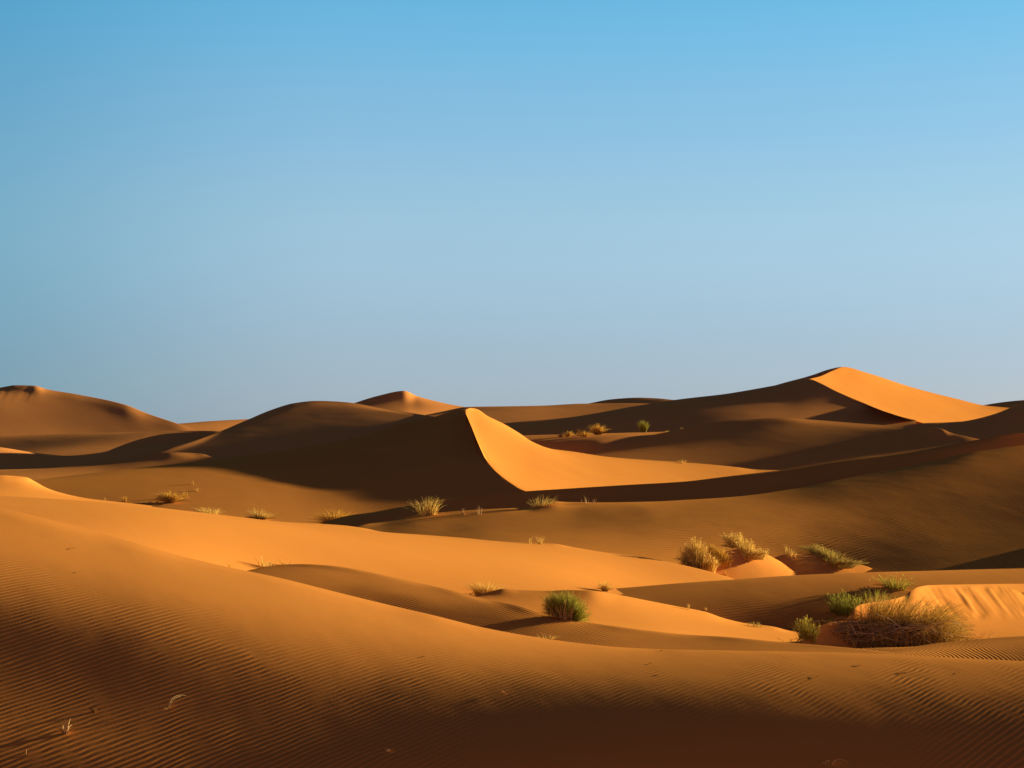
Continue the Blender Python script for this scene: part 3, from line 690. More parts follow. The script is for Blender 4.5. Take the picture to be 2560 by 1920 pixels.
PM = {
    'straw': plant_mat('straw', (0.50, 0.31, 0.06), (0.92, 0.68, 0.20)),
    'gold': plant_mat('gold_grass', (0.42, 0.22, 0.03), (0.86, 0.56, 0.11)),
    'yellow_green': plant_mat('yellow_green_grass', (0.22, 0.20, 0.03), (0.66, 0.56, 0.10)),
    'green': plant_mat('green_stems', (0.13, 0.14, 0.02), (0.46, 0.44, 0.075)),
    'grey_green': plant_mat('grey_green_grass', (0.24, 0.18, 0.04), (0.66, 0.51, 0.14)),
    'twig': plant_mat('brown_twigs', (0.05, 0.026, 0.01), (0.50, 0.30, 0.09), 0.0),
    'dead': plant_mat('bleached_twigs', (0.38, 0.23, 0.08), (0.85, 0.62, 0.30), 0.0),
    'stem': plant_mat('ochre_stems', (0.26, 0.14, 0.03), (0.95, 0.66, 0.16), 0.15),
}


class Curves:
    """collects many thin bezier strips or tubes into one mesh"""

    def __init__(self):
        self.V, self.F, self.S, self.n = [], [], [], 0

    def add(self, p0, p1, p2, w0, w1, shade, seg=5, sides=2):
        N_ = len(p0)
        if N_ == 0:
            return
        t = np.linspace(0, 1, seg + 1)[None, :, None]
        c = (1 - t)**2 * p0[:, None] + 2 * t * (1 - t) * p1[:, None] + t * t * p2[:, None]
        tan = np.gradient(c, axis=1); tan /= np.linalg.norm(tan, axis=2, keepdims=True) + 1e-9
        rv = rng.normal(size=(N_, 1, 3)); rv[..., 2] *= 0.3
        a = np.cross(tan, rv); a /= np.linalg.norm(a, axis=2, keepdims=True) + 1e-9
        b = np.cross(tan, a)
        w = (np.asarray(w0)[:, None] * (1 - t[0, :, 0][None]) + np.asarray(w1)[:, None] * t[0, :, 0][None])[..., None] * 0.5
        if sides == 2:
            ring = np.stack([c - a * w, c + a * w], 2)
        else:
            ang = np.arange(sides) * 2 * np.pi / sides
            ring = np.stack([c + (a * math.cos(q) + b * math.sin(q)) * w for q in ang], 2)
        k = ring.shape[2]
        self.V.append(ring.reshape(-1, 3)); self.S.append(np.repeat(np.asarray(shade), (seg + 1) * k))
        base = self.n + (np.arange(N_) * (seg + 1) * k)[:, None, None] + (np.arange(seg) * k)[None, :, None]
        if sides == 2:
            q = np.stack([base[..., 0], base[..., 0] + 1, base[..., 0] + k + 1, base[..., 0] + k], -1)
            self.F.append(q.reshape(-1, 4))
        else:
            for s_ in range(sides):
                s2 = (s_ + 1) % sides
                q = np.stack([base[..., 0] + s_, base[..., 0] + s2, base[..., 0] + k + s2, base[..., 0] + k + s_], -1)
                self.F.append(q.reshape(-1, 4))
        self.n += N_ * (seg + 1) * k

    def build(self, name, mat, parent=None, origin=None):
        co_ = np.concatenate(self.V); f = np.concatenate(self.F); sh = np.concatenate(self.S)
        if origin is not None:
            co_ = co_ - origin
        me = bpy.data.meshes.new(name)
        me.vertices.add(len(co_)); me.vertices.foreach_set('co', co_.ravel())
        me.loops.add(f.size); me.polygons.add(len(f))
        me.loops.foreach_set('vertex_index', f.ravel()); me.polygons.foreach_set('loop_start', np.arange(len(f)) * 4)
        me.update(calc_edges=True)
        me.polygons.foreach_set('use_smooth', np.ones(len(f), bool))
        a = me.attributes.new('shade', 'FLOAT', 'POINT'); a.data.foreach_set('value', np.clip(sh, 0, 1).astype(np.float32))
        me.materials.append(mat)
        o = bpy.data.objects.new(name, me); COL.objects.link(o)
        if parent is not None:
            o.parent = parent
        elif origin is not None:
            o.location = origin
        return o


def ground_at(key, x, y):
    px = PX0 + np.asarray(x) / np.asarray(y) * FOC
    return DUNES[key].height(px, np.asarray(y, float))


def spot(key, px, row):
    return P3(px, row, DUNES[key].locate(px, row))


def thing(name, label, cat, loc, group=None):
    o = bpy.data.objects.new(name, None); COL.objects.link(o)
    o.location = loc; o.empty_display_size = 0.1
    o['label'] = label; o['category'] = cat
    if group:
        o['group'] = group
    return o


def tuft_curves(key, px, row, wpx, hpx, n, lean=0.0, spread=0.5, droop=0.25, bw=1.0, flat=0.45, shade=(0.2, 1.0), hvar=0.45, at=None):
    """upright fan of blades with feet spread over the sand around an image point"""
    p = spot(key, px, row) if at is None else at
    d_ = p[1]; m = d_ / FOC
    R_ = wpx * m * 0.5; H_ = hpx * m
    ang = rng.uniform(0, 2 * np.pi, n); r = np.sqrt(rng.uniform(0, 1, n))
    fx, fy = np.cos(ang) * r, np.sin(ang) * r
    foot = R_ * (1 - spread)
    x = p[0] + fx * foot; y = p[1] + fy * foot * flat
    z = ground_at(key, x, y)
    z = np.clip(z, p[2] - 0.5 * H_, p[2] + 0.5 * H_) - 0.02 * H_
    h = H_ * (1 - hvar * rng.uniform(0, 1, n)**0.8) * (1 - 0.25 * r)
    tx = x + fx * R_ * spread * rng.uniform(0.4, 1.5, n) + lean * h + rng.normal(0, 0.08, n) * h
    ty = y + fy * R_ * spread * flat * rng.uniform(0.4, 1.5, n) + rng.normal(0, 0.06, n) * h
    P0 = np.stack([x, y, z], 1)
    P2 = np.stack([tx, ty, z + h * (1 - droop * rng.uniform(0, 1, n) * np.hypot(fx, fy))], 1)
    P1 = np.stack([x + (tx - x) * 0.25, y + (ty - y) * 0.25, z + h * rng.uniform(0.55, 0.8, n)], 1)
    w_ = max(0.0035, 0.00030 * d_) * bw
    return P0, P1, P2, np.full(n, w_), np.full(n, w_ * 0.3), rng.uniform(shade[0], shade[1], n), p


def grass(name, label, cat, key, px, row, wpx, hpx, n, mat='straw', under=0.25, heads=0.0, group=None, **kw):
    C_ = Curves(); a = tuft_curves(key, px, row, wpx, hpx, n, **kw); p = a[-1]
    C_.add(*a[:6])
    small = hpx < 26
    if small:
        o = C_.build(name, PM[mat], None, p)
        o['label'] = label; o['category'] = cat
        if group:
            o['group'] = group
        return o
    root = thing(name, label, cat, p, group)
    if under:
        U = Curves(); kw2 = dict(kw); kw2['droop'] = 0.7; kw2['spread'] = min(0.8, kw.get('spread', .5) + .2); kw2.pop('shade', None)
        U.add(*tuft_curves(key, px, row, wpx * 1.05, hpx * 0.5, max(10, int(n * under)), **kw2)[:6])
        U.build('dead_stalks', PM['twig'], root, p)
    if heads:
        k = np.nonzero(rng.uniform(0, 1, n) < heads)[0]
        tip = a[2][k]; s_ = hpx * p[1] / FOC * 0.10
        for q in range(3):
            e = rng.normal(0, 0.35, (len(k), 3)) * s_; e[:, 2] = np.abs(e[:, 2]) + s_ * 0.5
            C_.add(tip - [0, 0, s_ * 0.4], tip + e * 0.5, tip + e, np.full(len(k), a[3][0] * 1.3), np.full(len(k), a[3][0] * 0.5), rng.uniform(.8, 1, len(k)), seg=2)
    C_.build('blades', PM[mat], root, p)
    return root


G_ = 'grass tufts growing between the dunes'
# -- near right: the big dry bush
def big_bush():
    key = 'slip_right'
    p = spot(key, 2215, 1606)
    m = p[1] / FOC
    root = thing('dry_bush', 'big tangled dry bush with brown twigs and golden stems beside the fluted slip face', 'bush', p)

    def pos(px, row, dy=0.0):
        """point of the bush volume seen at an image position, dy metres behind its middle"""
        px = np.asarray(px, float); row = np.asarray(row, float); dd = p[1] + dy
        return np.stack([(px - PX0) / FOC * dd, dd + 0 * px, CAMZ - (row - PY0) / FOC * dd], -1)
    U = rng.uniform
    # tangled dark twigs low down
    T = Curves()
    n = 3200
    cx = np.where(U(0, 1, n) < .6, U(2004, 2400, n), rng.normal(2160, 80, n))
    top = 1566 + 40 * ((cx - 2200) / 200)**2
    cy = top + (1640 - top) * U(0, 1, n)**0.8
    a = pos(cx, cy, U(-.6, .4, n))
    L_ = U(.08, .36, n)
    th = np.where(U(0, 1, n) < .5, rng.normal(1.2, .6, n), rng.normal(0, 1.2, n))
    e = np.stack([np.cos(th) * L_, rng.normal(0, .35, n) * L_, np.sin(th) * L_ * .75], 1)
    b = a + e; c = a + e * .5 + rng.normal(0, .30, (n, 3)) * L_[:, None]
    gz = CAMZ - (1642 - PY0) / FOC * p[1]
    for arr in (a, b, c):
        arr[:, 2] = np.maximum(arr[:, 2], gz + 0.01)
    T.add(a, c, b, U(.006, .014, n), U(.003, .006, n), U(0, 1, n)**1.7, seg=5, sides=3)
    # dense dead heart
    n = 1100
    k = U(0, 1, n) < .45
    cx = np.where(k, rng.normal(2085, 26, n), rng.normal(2268, 34, n)); cy = np.where(k, rng.normal(1615, 13, n), rng.normal(1592, 14, n))
    a = pos(cx, np.minimum(cy, 1638), U(-.2, .35, n)); b = a + rng.normal(0, .12, (n, 3)); b[:, 2] = np.maximum(b[:, 2], gz)
    T.add(a, (a + b) / 2 + rng.normal(0, .04, (n, 3)), b, np.full(n, .014), np.full(n, .006), np.zeros(n), seg=3, sides=3)
    T.build('twigs', PM['twig'], root, p)
    # bleached branches arching over the tangle
    B_ = Curves()
    n = 260
    sx = U(2130, 2310, n); sy = U(1572, 1616, n)
    ang = np.where(U(0, 1, n) < .5, U(2.3, 3.6, n), U(-.6, .9, n)); ln = U(45, 165, n)
    ex = np.clip(sx + np.cos(ang) * ln, 2015, 2435); ey = np.minimum(sy - np.sin(ang) * ln * .35 + U(0, 30, n), 1638)
    mxp = (sx + ex) / 2 + rng.normal(0, 16, n); myp = np.minimum(sy, ey) - U(5, 46, n)
    dy = U(-.7, -.1, n)
    B_.add(pos(sx, sy, dy), pos(mxp, myp, dy - .05), pos(ex, ey, dy - .1), U(.010, .022, n), U(.005, .009, n), U(.0, 1, n), seg=8, sides=3)
    n = 90
    sx = U(2050, 2190, n); sy = U(1585, 1628, n); ex = np.maximum(sx - U(5, 80, n), 1995); ey = np.minimum(sy + U(-30, 25, n), 1638)
    dy = U(-.8, -.3, n)
    B_.add(pos(sx, sy, dy), pos((sx + ex) / 2, np.minimum(sy, ey) - U(5, 28, n), dy), pos(ex, ey, dy), U(.010, .020, n), U(.005, .009, n), U(.1, 1, n), seg=7, sides=3)
    B_.build('branches', PM['dead'], root, p)
    # ochre upright stems of the crown, leaning to the right, in bundles
    S = Curves()
    n = 1900
    bx = rng.choice(U(2150, 2330, 34), n)
    sx = bx + rng.normal(0, 7, n); sy = 1592 + U(-12, 18, n)
    f = (sx - 2160) / 170
    ex = sx + rng.normal(12, 18, n) + f * U(0, 75, n); ey = 1594 - 112 * U(.3, 1, n) * (1 - .35 * np.abs(f - .35))
    dy = U(-.35, .45, n)
    S.add(pos(sx, sy, dy), pos(sx + (ex - sx) * .25, sy - (sy - ey) * .6, dy), pos(ex, ey, dy + rng.normal(0, .1, n)), np.full(n, .010), np.full(n, .004), U(0, 1, n)**1.1, seg=6)
    n = 900
    sx = rng.choice(U(2225, 2350, 26), n) + rng.normal(0, 6, n); sy = 1608 + U(-14, 20, n)
    ex = sx + U(25, 125, n); ey = sy - U(-6, 74, n) * (1 - .3 * (ex - 2300) / 140)
    ex = np.minimum(ex, 2442 - U(0, 22, n)); dy = U(-.5, .4, n)
    S.add(pos(sx, sy, dy), pos(sx + (ex - sx) * .45, np.minimum(sy, ey) - U(0, 22, n), dy), pos(ex, np.minimum(ey, 1622), dy), np.full(n, .008), np.full(n, .003), U(0, 1, n)**1.4, seg=6)
    n = 900
    sx = U(2020, 2400, n); sy = U(1610, 1640, n); ex = sx + rng.normal(4, 18, n); ey = sy - U(15, 58, n); dy = U(-.85, -.3, n)
    S.add(pos(sx, sy, dy), pos((sx + ex) / 2 + rng.normal(0, 6, n), (sy + ey) / 2, dy), pos(ex, ey, dy), np.full(n, .009), np.full(n, .004), U(0, .9, n)**1.6, seg=4)
    S.build('stems', PM['stem'], root, p)
    Gn = Curves()
    n = 260
    sx = U(2270, 2350, n); sy = U(1585, 1615, n); ex = sx + U(30, 105, n); ey = sy - U(0, 55, n); ex = np.minimum(ex, 2448 - U(0, 15, n)); dy = U(-.3, .4, n)
    Gn.add(pos(sx, sy, dy), pos(sx + (ex - sx) * .5, sy - (sy - ey) * .8, dy), pos(ex, ey, dy), np.full(n, .0065), np.full(n, .003), U(0, 1, n), seg=5)
    Gn.build('green_shoots', PM['grey_green'], root, p)


big_bush()


def green_bush():
    key = 'rippled_low'
    p = spot(key, 1412, 1547); m = p[1] / FOC
    p = p + np.array([0, .12, 0.0])
    root = thing('green_bush', 'round dense green bush standing alone on the rippled sand shoulder', 'bush', p)
    n = 950
    U = rng.uniform
    C_ = Curves()
    ox = U(-1, 1, n); oy = U(-.6, .6, n)
    foot = np.stack([p[0] + ox * 26 * m, p[1] + oy * .22, np.full(n, p[2])], 1)
    foot[:, 2] = p[2] + 7 * m * (-ox) - 0.005
    an = ox * 0.75 + rng.normal(0, .33, n)
    L_ = U(.42, 1.0, n) * 70 * m * (1.0 - .28 * np.abs(an) / 1.2)
    tip = foot + np.stack([np.sin(an) * L_ * .85, rng.normal(0, .33, n) * L_, np.cos(an) * L_], 1)
    mid = foot + (tip - foot) * .5 + rng.normal(0, .05, (n, 3)) * L_[:, None]
    C_.add(foot, mid, tip, np.full(n, .0075), np.full(n, .0035), U(0, 1, n)**1.4, seg=4)
    # side sprays that make the outline feathery
    k = rng.integers(0, n, 2200); t = U(.35, 1, 2200)[:, None]
    s0 = foot[k] * (1 - t) + tip[k] * t
    dr = (tip[k] - foot[k]); dr /= np.linalg.norm(dr, axis=1, keepdims=True)
    s2 = s0 + (dr * .7 + rng.normal(0, .5, (2200, 3))) * U(.04, .12, 2200)[:, None]
    C_.add(s0, (s0 + s2) / 2, s2, np.full(2200, .0065), np.full(2200, .003), U(0, 1, 2200), seg=2)
    C_.build('green_stems', PM['green'], root, p)
    D_ = Curves(); n = 330
    ox = U(-1, .6, n)
    foot = np.stack([p[0] + ox * 30 * m, p[1] + U(-.2, .2, n), p[2] + 7 * m * (-ox) - .01], 1)
    tip = foot + np.stack([(ox * .6 + rng.normal(0, .3, n)) * 30 * m, rng.normal(0, .1, n), U(12, 52, n) * m], 1)
    D_.add(foot, (foot + tip) / 2 + rng.normal(0, .02, (n, 3)), tip, np.full(n, .008), np.full(n, .004), U(.1, .9, n), seg=4)
    D_.build('dead_stems', PM['dead'], root, p)
    Ls = Curves(); n = 160
    foot = np.stack([p[0] + U(26, 36, n) * m, p[1] + U(-.2, .1, n), np.full(n, p[2] - 7 * m)], 1)
    tip = foot + np.stack([U(5, 36, n) * m, rng.normal(0, .08, n), U(-2, 26, n) * m], 1)
    Ls.add(foot, (foot + tip) / 2 + [0, 0, .03], tip, np.full(n, .0065), np.full(n, .003), U(.2, 1, n), seg=4)
    Ls.build('low_shoots', PM['green'], root, p)


green_bush()

# -- grass clumps, nearest first
grass('grass_clump', 'yellow green grass clump at the left foot of the big dry bush mound', 'grass', 'slip_right', 2018, 1582, 78, 64, 230, 'yellow_green', heads=.2, spread=.45)
grass('grass_clump', 'upright green grass clump left above the big dry bush in front of dark sand', 'grass', 'brown_band', 2112, 1534, 104, 66, 330, 'green', heads=.25, spread=.3, shade=(.3, 1))
grass('grass_clump', 'thin row of green blades between the upright clump and the mound edge', 'grass', 'brown_band', 2190, 1507, 96, 44, 130, 'yellow_green', spread=.25, under=0)
grass('grass_clump', 'pale green feathery grass at the top left corner of the fluted slip face', 'grass', 'brown_band', 2238, 1470, 112, 40, 170, 'yellow_green', heads=.3, spread=.5)
grass('grass_sprig', 'short green sprigs between the two green clumps left of the big bush', 'grass', 'brown_band', 2068, 1556, 44, 20, 34, 'yellow_green', spread=.3)
grass('grass_clump', 'small grey green clump on the edge of the orange sand spur', 'grass', 'spur', 1887, 1566, 46, 20, 46, 'grey_green', spread=.25)
grass('grass_sprig', 'tiny dry sprig on the crest of the orange spur', 'grass', 'spur', 1722, 1524, 12, 22, 9, 'straw', spread=.3)
grass('grass_sprig', 'tiny pale sprig on dark sand just above the orange spur', 'grass', 'brown_band', 1765, 1524, 14, 10, 8, 'straw', spread=.5)
grass('dry_stalk', 'lone leaning dry stalk on flat sand right of the big bush', 'stalk', 'slip_right', 2463, 1594, 34, 34, 7, 'dead', under=0, lean=.5, spread=.2, hvar=.7)
grass('dry_bush', 'low pale golden bush fanning out beside the small dark sand ridge', 'bush', 'apron', 1214, 1492, 108, 50, 360, 'straw', spread=.55, lean=.12, droop=.15, shade=(.1, 1))
grass('grass_clump', 'small round yellow clump at the tip of the long brown dune', 'grass', 'apron', 1513, 1478, 48, 36, 130, 'straw', spread=.7, shade=(.3, 1))
grass('grass_tuft', 'tall pale yellow grass rising behind the rippled shoulder crest', 'grass', 'apron', 664, 1419, 60, 42, 60, 'straw', spread=.4, under=0, hvar=.6)
grass('grass_tuft', 'low pale grass right of the tall yellow grass behind the shoulder crest', 'grass', 'apron', 722, 1418, 72, 26, 46, 'straw', spread=.5, under=0)
grass('grass_sprig', 'single dry sprig at the left end of the rippled shoulder crest', 'grass', 'apron', 577, 1422, 34, 30, 16, 'gold', spread=.5, under=0)
grass('grass_sprig', 'faint straw sprigs on the foreground crest below the green bush', 'grass', 'rippled_low', 1368, 1597, 64, 22, 26, 'straw', spread=.5, hvar=.7)
# -- middle right
grass('grass_clump', 'tall dense golden clump at the left end of the bright sand mound', 'grass', 'mound_pale', 1746, 1404, 116, 58, 560, 'straw', heads=.1, spread=.25, shade=(.0, .9), bw=1.25)
grass('grass_clump', 'golden grass on the shoulder between the two tall clumps', 'grass', 'mound_pale', 1800, 1396, 84, 36, 260, 'gold', spread=.35, bw=1.25)
grass('grass_clump', 'tall pale clump crowning the top of the bright sand mound', 'grass', 'mound_pale', 1864, 1379, 132, 38, 560, 'straw', spread=.22, heads=.1, shade=(.2, 1), bw=1.25)
grass('grass_tuft', 'thin pale stalks on the left rim of the shaded orange mound', 'grass', 'mound_shaded', 1975, 1388, 50, 28, 40, 'straw', spread=.35, under=0)
grass('grass_clump', 'grey green grass sprawling over the shaded orange mound', 'grass', 'mound_shaded', 2080, 1402, 176, 36, 560, 'grey_green', bw=1.2, spread=.4, droop=.5, shade=(.2, 1))
grass('grass_sprig', 'two thin dry stalks on the bright fluted mound face', 'grass', 'mound_pale', 1818, 1440, 14, 24, 5, 'straw', spread=.4)
# -- crest of the rippled dune
grass('grass_clump', 'tall straw clump leaning right on the left crest of the rippled dune', 'grass', 'rippled', 1070, 1288, 100, 62, 170, 'straw', spread=.55, lean=.08)
grass('grass_sprig', 'small curled dry sprig right of the tall straw clump', 'grass', 'rippled', 1158, 1286, 26, 26, 18, 'dead', spread=.7, under=0, droop=.6)
grass('grass_sprig', 'forked dry stalk standing alone on the rippled crest', 'grass', 'rippled', 1200, 1286, 26, 36, 12, 'dead', spread=.6, under=0)
grass('grass_tuft', 'straggling dry grass along the hump of the rippled dune crest', 'grass', 'rippled', 1355, 1266, 80, 36, 90, 'straw', spread=.35, lean=.15, hvar=.7)
grass('grass_tuft', 'sparse upright stalks before the dark band right of the crest hump', 'grass', 'rippled', 1472, 1258, 58, 26, 20, 'dead', spread=.2, under=0, hvar=.5)
grass('grass_tuft', 'small straw tuft on the top edge of the bright orange apron', 'grass', 'apron', 1350, 1361, 34, 30, 36, 'straw', spread=.6, under=0)
grass('grass_sprig', 'thin straw sprig left of the small tuft on the apron edge', 'grass', 'apron', 1326, 1360, 12, 26, 9, 'straw', spread=.5, under=0)
# -- left middle
grass('dry_bush', 'rounded golden bush in the hollow below the pointed dune at left', 'bush', 'pointed_windward', 424, 1255, 84, 38, 400, 'gold', spread=.8, droop=.6, shade=(.3, 1))
grass('grass_sprig', 'small upright dry sprig touching the right side of the golden bush', 'grass', 'pointed_windward', 464, 1242, 16, 26, 22, 'gold', spread=.4, under=0)
grass('grass_sprig', 'tiny tuft up the slope right of the golden bush', 'grass', 'pointed_windward', 493, 1226, 14, 12, 14, 'straw', spread=.5)
grass('grass_sprig', 'tiny pale stalks highest on the slope above the golden bush', 'grass', 'pointed_windward', 482, 1210, 12, 13, 9, 'straw', spread=.3)
grass('grass_sprig', 'small yellow tuft in shade left of the golden bush', 'grass', 'pointed_windward', 311, 1252, 24, 20, 36, 'gold', spread=.6)
grass('grass_sprig', 'three thin stalks at the far left of the hollow below the pointed dune', 'grass', 'pointed_windward', 268, 1251, 22, 14, 7, 'straw', spread=.2)
grass('grass_tuft', 'pale straw grass patch just behind the left apron crest', 'grass', 'pointed_windward', 522, 1288, 84, 28, 150, 'straw', spread=.4, shade=(.5, 1), under=.1)
grass('grass_tuft', 'spiky dry tuft on a small sand hump behind the apron crest', 'grass', 'pointed_windward', 650, 1297, 80, 38, 170, 'straw', spread=.6, under=.6, hvar=.6)
grass('grass_clump', 'large golden tuft with dark base where the apron meets the dark band', 'grass', 'pointed_windward', 838, 1313, 120, 52, 360, 'gold', spread=.65, under=.5, droop=.35, shade=(.1, 1))
# -- far flat
FAR = 'far bushes on the lit sand flat'
grass('far_bush', 'largest and tallest golden bush on the far sand flat', 'bush', 'bush_flat', 1494, 1087, 56, 36, 260, 'gold', spread=.8, droop=.5, group=FAR, under=.4)
grass('far_bush', 'flat golden bush left of the largest far bush', 'bush', 'bush_flat', 1461, 1092, 44, 20, 130, 'gold', spread=.7, droop=.5, group=FAR)
grass('far_bush', 'upright golden bush in the middle of the far bush row', 'bush', 'bush_flat', 1448, 1089, 22, 22, 60, 'gold', spread=.4, group=FAR)
grass('far_bush', 'round golden bush near the left end of the far row', 'bush', 'bush_flat', 1421, 1092, 34, 19, 120, 'gold', spread=.8, droop=.5, group=FAR)
grass('far_bush', 'small dark brown bush at the left end of the far row', 'bush', 'bush_flat', 1402, 1093, 20, 12, 60, 'twig', spread=.7, droop=.5, group=FAR)
grass('green_shrub', 'upright vase shaped green shrub alone on the far sand flat', 'shrub', 'bush_flat', 1608, 1081, 30, 38, 200, 'green', spread=.55, droop=.05, under=.2, shade=(.5, 1))
grass('grass_sprig', 'tiny pale sprig far off right of the green shrub', 'grass', 'bush_flat', 1706, 1078, 12, 14, 10, 'straw', spread=.3)
grass('grass_sprig', 'faint dry sprigs just right of the foot of the green shrub', 'grass', 'bush_flat', 1666, 1081, 16, 8, 10, 'straw', spread=.3)
grass('grass_sprig', 'small dry tuft on the crest of the bright slip face right of the middle dune', 'grass', 'pointed_slip', 1706, 1158, 30, 12, 26, 'straw', spread=.6)
# -- foreground twigs
grass('dry_sprig', 'forked bleached sprig standing in the rippled foreground at lower left', 'twig', 'foreground', 163, 1828, 44, 50, 24, 'dead', spread=.7, droop=.5, under=.5, bw=2.2)
grass('dry_sprig', 'small dark stub of dry stalks above right of the foreground sprig', 'twig', 'foreground', 235, 1778, 22, 18, 12, 'twig', spread=.7, bw=2.2)
grass('dry_sprig', 'low dark stub near the lower left corner of the foreground', 'twig', 'foreground', 66, 1886, 18, 18, 10, 'twig', spread=.7, bw=2.2)
grass('dry_sprig', 'small half buried twig in the dark foreground at lower centre', 'twig', 'foreground', 970, 1880, 26, 16, 12, 'dead', spread=.8, droop=.8, bw=1.2)


def loose_twig(label, key, pts, w, mat='dead', extra=0):
    """thin bleached twigs lying on or arching out of the sand, through image points"""
    C_ = Curves(); p0 = None
    for line in pts:
        q = []
        for (a, b, up) in line:
            s_ = spot(key, a, b); q.append(s_ + np.array([0, 0, up * s_[1] / FOC]))
        q = [np.array(v)[None] for v in q]
        p0 = q[0][0] if p0 is None else p0
        C_.add(q[0], q[1], q[2], np.array([w]), np.array([w * .5]), np.array([.8]), seg=10, sides=3)
    o = C_.build('loose_twig', PM[mat], None, p0)
    o['label'] = label; o['category'] = 'twig'
    return o


loose_twig('curled pale twig lying on ripples right of the foreground sprig', 'foreground',
           [[(422, 1770, 2), (428, 1757, 26), (465, 1742, 3)], [(424, 1769, 1), (434, 1757, 18), (452, 1746, 4)], [(418, 1773, 0), (412, 1770, 3), (408, 1771, 0)]], .005)
loose_twig('pale curl of half buried grass at the bottom right edge', 'foreground',
           [[(2080, 1912, 0), (2092, 1908, 22), (2120, 1908, 1)], [(2062, 1912, 0), (2068, 1910, 14), (2074, 1908, 4)], [(2050, 1912, 0), (2062, 1909, 8), (2072, 1911, 1)]], .007)
loose_twig('thin pale straw lying across ripples in the centre foreground', 'foreground', [[(1254, 1728, 1), (1260, 1731, 2), (1266, 1735, 1)]], .006)
# -- specks of debris
SP = 'dark specks of plant debris scattered over the foreground crest'
specks = [(182, 1371), (198, 1430), (1060, 1642), (1627, 1659), (1658, 1684), (2046, 1691), (2252, 1684), (2393, 1682), (2276, 1678), (2145, 1664), (2475, 1746), (1655, 1628)]
for i, (a, b) in enumerate(specks):
    C_ = Curves(); p = spot('foreground', a, b); n = 4 if i % 3 else 6
    q0 = p + rng.normal(0, .008, (n, 3)) * [1.8, 1, .1]; q0[:, 2] = p[2] + .002
    q2 = q0 + rng.normal(0, .016, (n, 3)) * [1.6, 1, .1]; q2[:, 2] = p[2] + .002 + rng.uniform(0, .006, n)
    C_.add(q0, (q0 + q2) / 2 + [0, 0, .004], q2, np.full(n, .006), np.full(n, .003), rng.uniform(0.2, .9, n), seg=3, sides=3)
    o = C_.build('debris', PM['twig'], None, p)
    o['label'] = 'dark speck of plant debris on the smooth foreground crest'; o['category'] = 'debris'; o['group'] = SP; o['kind'] = 'thing'


# ------------------------------------------------------------------ sky, sun, camera
w = bpy.data.worlds.new('World'); scene.world = w; w.use_nodes = True
nt = w.node_tree; nt.nodes.clear()
out = nt.nodes.new('ShaderNodeOutputWorld'); bg = nt.nodes.new('ShaderNodeBackground')
sky = nt.nodes.new('ShaderNodeTexSky'); sky.sky_type = 'NISHITA'; sky.sun_disc = False
sky.sun_elevation = SUN_EL; sky.sun_rotation = math.pi / 2 - SUN_AZ
sky.altitude = 600; sky.air_density = 1.0; sky.dust_density = 0.6; sky.ozone_density = 1.5
tc = nt.nodes.new('ShaderNodeTexCoord'); sp = nt.nodes.new('ShaderNodeSeparateXYZ')
nt.links.new(tc.outputs['Generated'], sp.inputs[0])
SKY_K = 0.10


def sky_ramp(stops):
    zs = [p for p, c in stops]
    zq = np.unique(np.concatenate([np.linspace(0, 0.42, 27), [0.6, 1.0]]))
    cols = np.stack([pchip(zs, [c[k] for p, c in stops], zq) for k in range(3)], 1)
    stops = [(float(z), tuple(float(v) for v in c)) for z, c in zip(zq, cols)]
    r = nt.nodes.new('ShaderNodeValToRGB'); nt.links.new(sp.outputs[2], r.inputs[0])
    el = r.color_ramp.elements
    while len(el) < len(stops):
        el.new(0.5)
    for e, (p, c) in zip(el, stops):
        e.position = p; e.color = (*c, 1)
    return r.outputs[0]


# tint of the physical sky by height, and the measured clear-evening gradient it is blended with
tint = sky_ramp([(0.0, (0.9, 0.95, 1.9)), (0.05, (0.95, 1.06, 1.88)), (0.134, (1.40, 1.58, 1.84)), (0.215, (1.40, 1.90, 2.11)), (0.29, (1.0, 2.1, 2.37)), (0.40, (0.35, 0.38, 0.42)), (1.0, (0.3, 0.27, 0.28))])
grad = sky_ramp([(0.0, (3.5, 4.8, 5.8)), (0.05, (3.55, 5.0, 6.05)), (0.134, (3.52, 5.65, 7.30)), (0.215, (2.50, 5.15, 7.53)), (0.29, (1.50, 4.72, 7.60)), (0.40, (0.36, 0.42, 0.6)), (1.0, (0.3, 0.28, 0.4))])
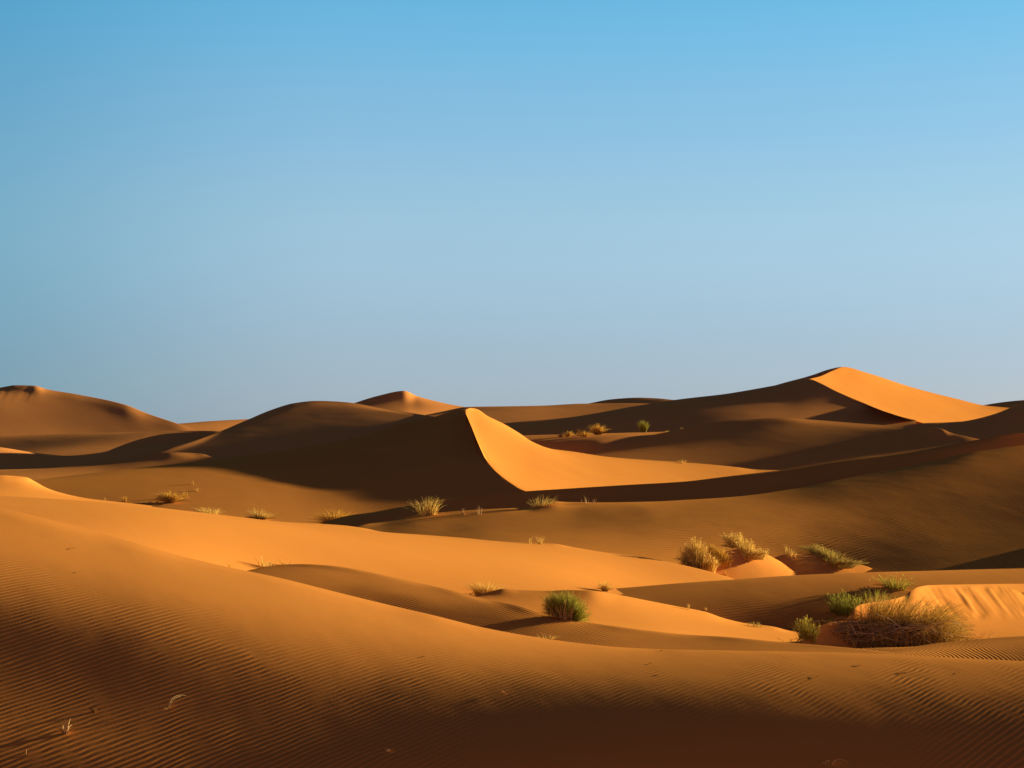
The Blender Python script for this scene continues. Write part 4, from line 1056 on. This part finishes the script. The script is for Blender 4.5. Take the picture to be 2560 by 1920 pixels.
# away from the sun, behind the viewer, the evening sky is dimmer and warmer
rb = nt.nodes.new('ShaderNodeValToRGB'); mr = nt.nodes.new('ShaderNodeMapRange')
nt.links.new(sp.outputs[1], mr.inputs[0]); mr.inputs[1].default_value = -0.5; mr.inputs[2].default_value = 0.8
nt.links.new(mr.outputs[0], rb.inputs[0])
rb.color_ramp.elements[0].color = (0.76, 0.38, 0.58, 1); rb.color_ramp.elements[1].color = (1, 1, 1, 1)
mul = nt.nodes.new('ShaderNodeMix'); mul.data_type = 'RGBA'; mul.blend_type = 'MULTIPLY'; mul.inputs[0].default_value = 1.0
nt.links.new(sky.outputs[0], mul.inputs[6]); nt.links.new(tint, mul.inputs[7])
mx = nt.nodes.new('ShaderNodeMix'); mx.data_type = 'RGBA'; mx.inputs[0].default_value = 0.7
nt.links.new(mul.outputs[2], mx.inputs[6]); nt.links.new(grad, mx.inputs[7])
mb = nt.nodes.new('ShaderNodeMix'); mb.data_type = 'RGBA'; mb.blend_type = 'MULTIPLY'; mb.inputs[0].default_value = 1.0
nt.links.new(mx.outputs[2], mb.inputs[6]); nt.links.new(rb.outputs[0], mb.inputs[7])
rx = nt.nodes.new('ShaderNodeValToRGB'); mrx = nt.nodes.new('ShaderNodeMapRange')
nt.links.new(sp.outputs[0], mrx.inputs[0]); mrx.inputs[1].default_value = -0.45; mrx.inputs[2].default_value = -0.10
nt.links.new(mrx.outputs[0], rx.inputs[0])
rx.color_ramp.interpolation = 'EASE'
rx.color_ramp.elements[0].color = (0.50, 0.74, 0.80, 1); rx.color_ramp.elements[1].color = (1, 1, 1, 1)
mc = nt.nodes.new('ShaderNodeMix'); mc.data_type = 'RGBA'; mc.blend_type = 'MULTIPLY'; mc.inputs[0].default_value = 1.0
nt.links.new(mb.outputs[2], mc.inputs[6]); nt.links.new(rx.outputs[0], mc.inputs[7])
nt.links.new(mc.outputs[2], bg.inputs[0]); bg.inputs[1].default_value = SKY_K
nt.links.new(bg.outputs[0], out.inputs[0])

sl = bpy.data.lights.new('sun', 'SUN'); sl.energy = 12.0; sl.angle = math.radians(0.6); sl.color = (1.0, 0.80, 0.47)
so = bpy.data.objects.new('sun', sl); COL.objects.link(so)
from mathutils import Vector
so.rotation_euler = Vector((SX, SY, SZ)).to_track_quat('Z', 'Y').to_euler()
so.location = (60, 30, 40)

cam = bpy.data.cameras.new('camera'); co = bpy.data.objects.new('camera', cam); COL.objects.link(co)
co.location = (0, 0, CAMZ); co.rotation_euler = (math.pi / 2, 0, 0)
cam.sensor_width = 36; cam.lens = 36 * FOC / 2560
cam.shift_y = (PY0 - 960) / 2560
cam.clip_end = 20000; cam.clip_start = 0.1
scene.camera = co
scene.render.engine = 'CYCLES'
scene.view_settings.view_transform = 'Standard'
scene.view_settings.look = 'None'
scene.view_settings.exposure = 0
scene.cycles.max_bounces = 4; scene.cycles.diffuse_bounces = 3
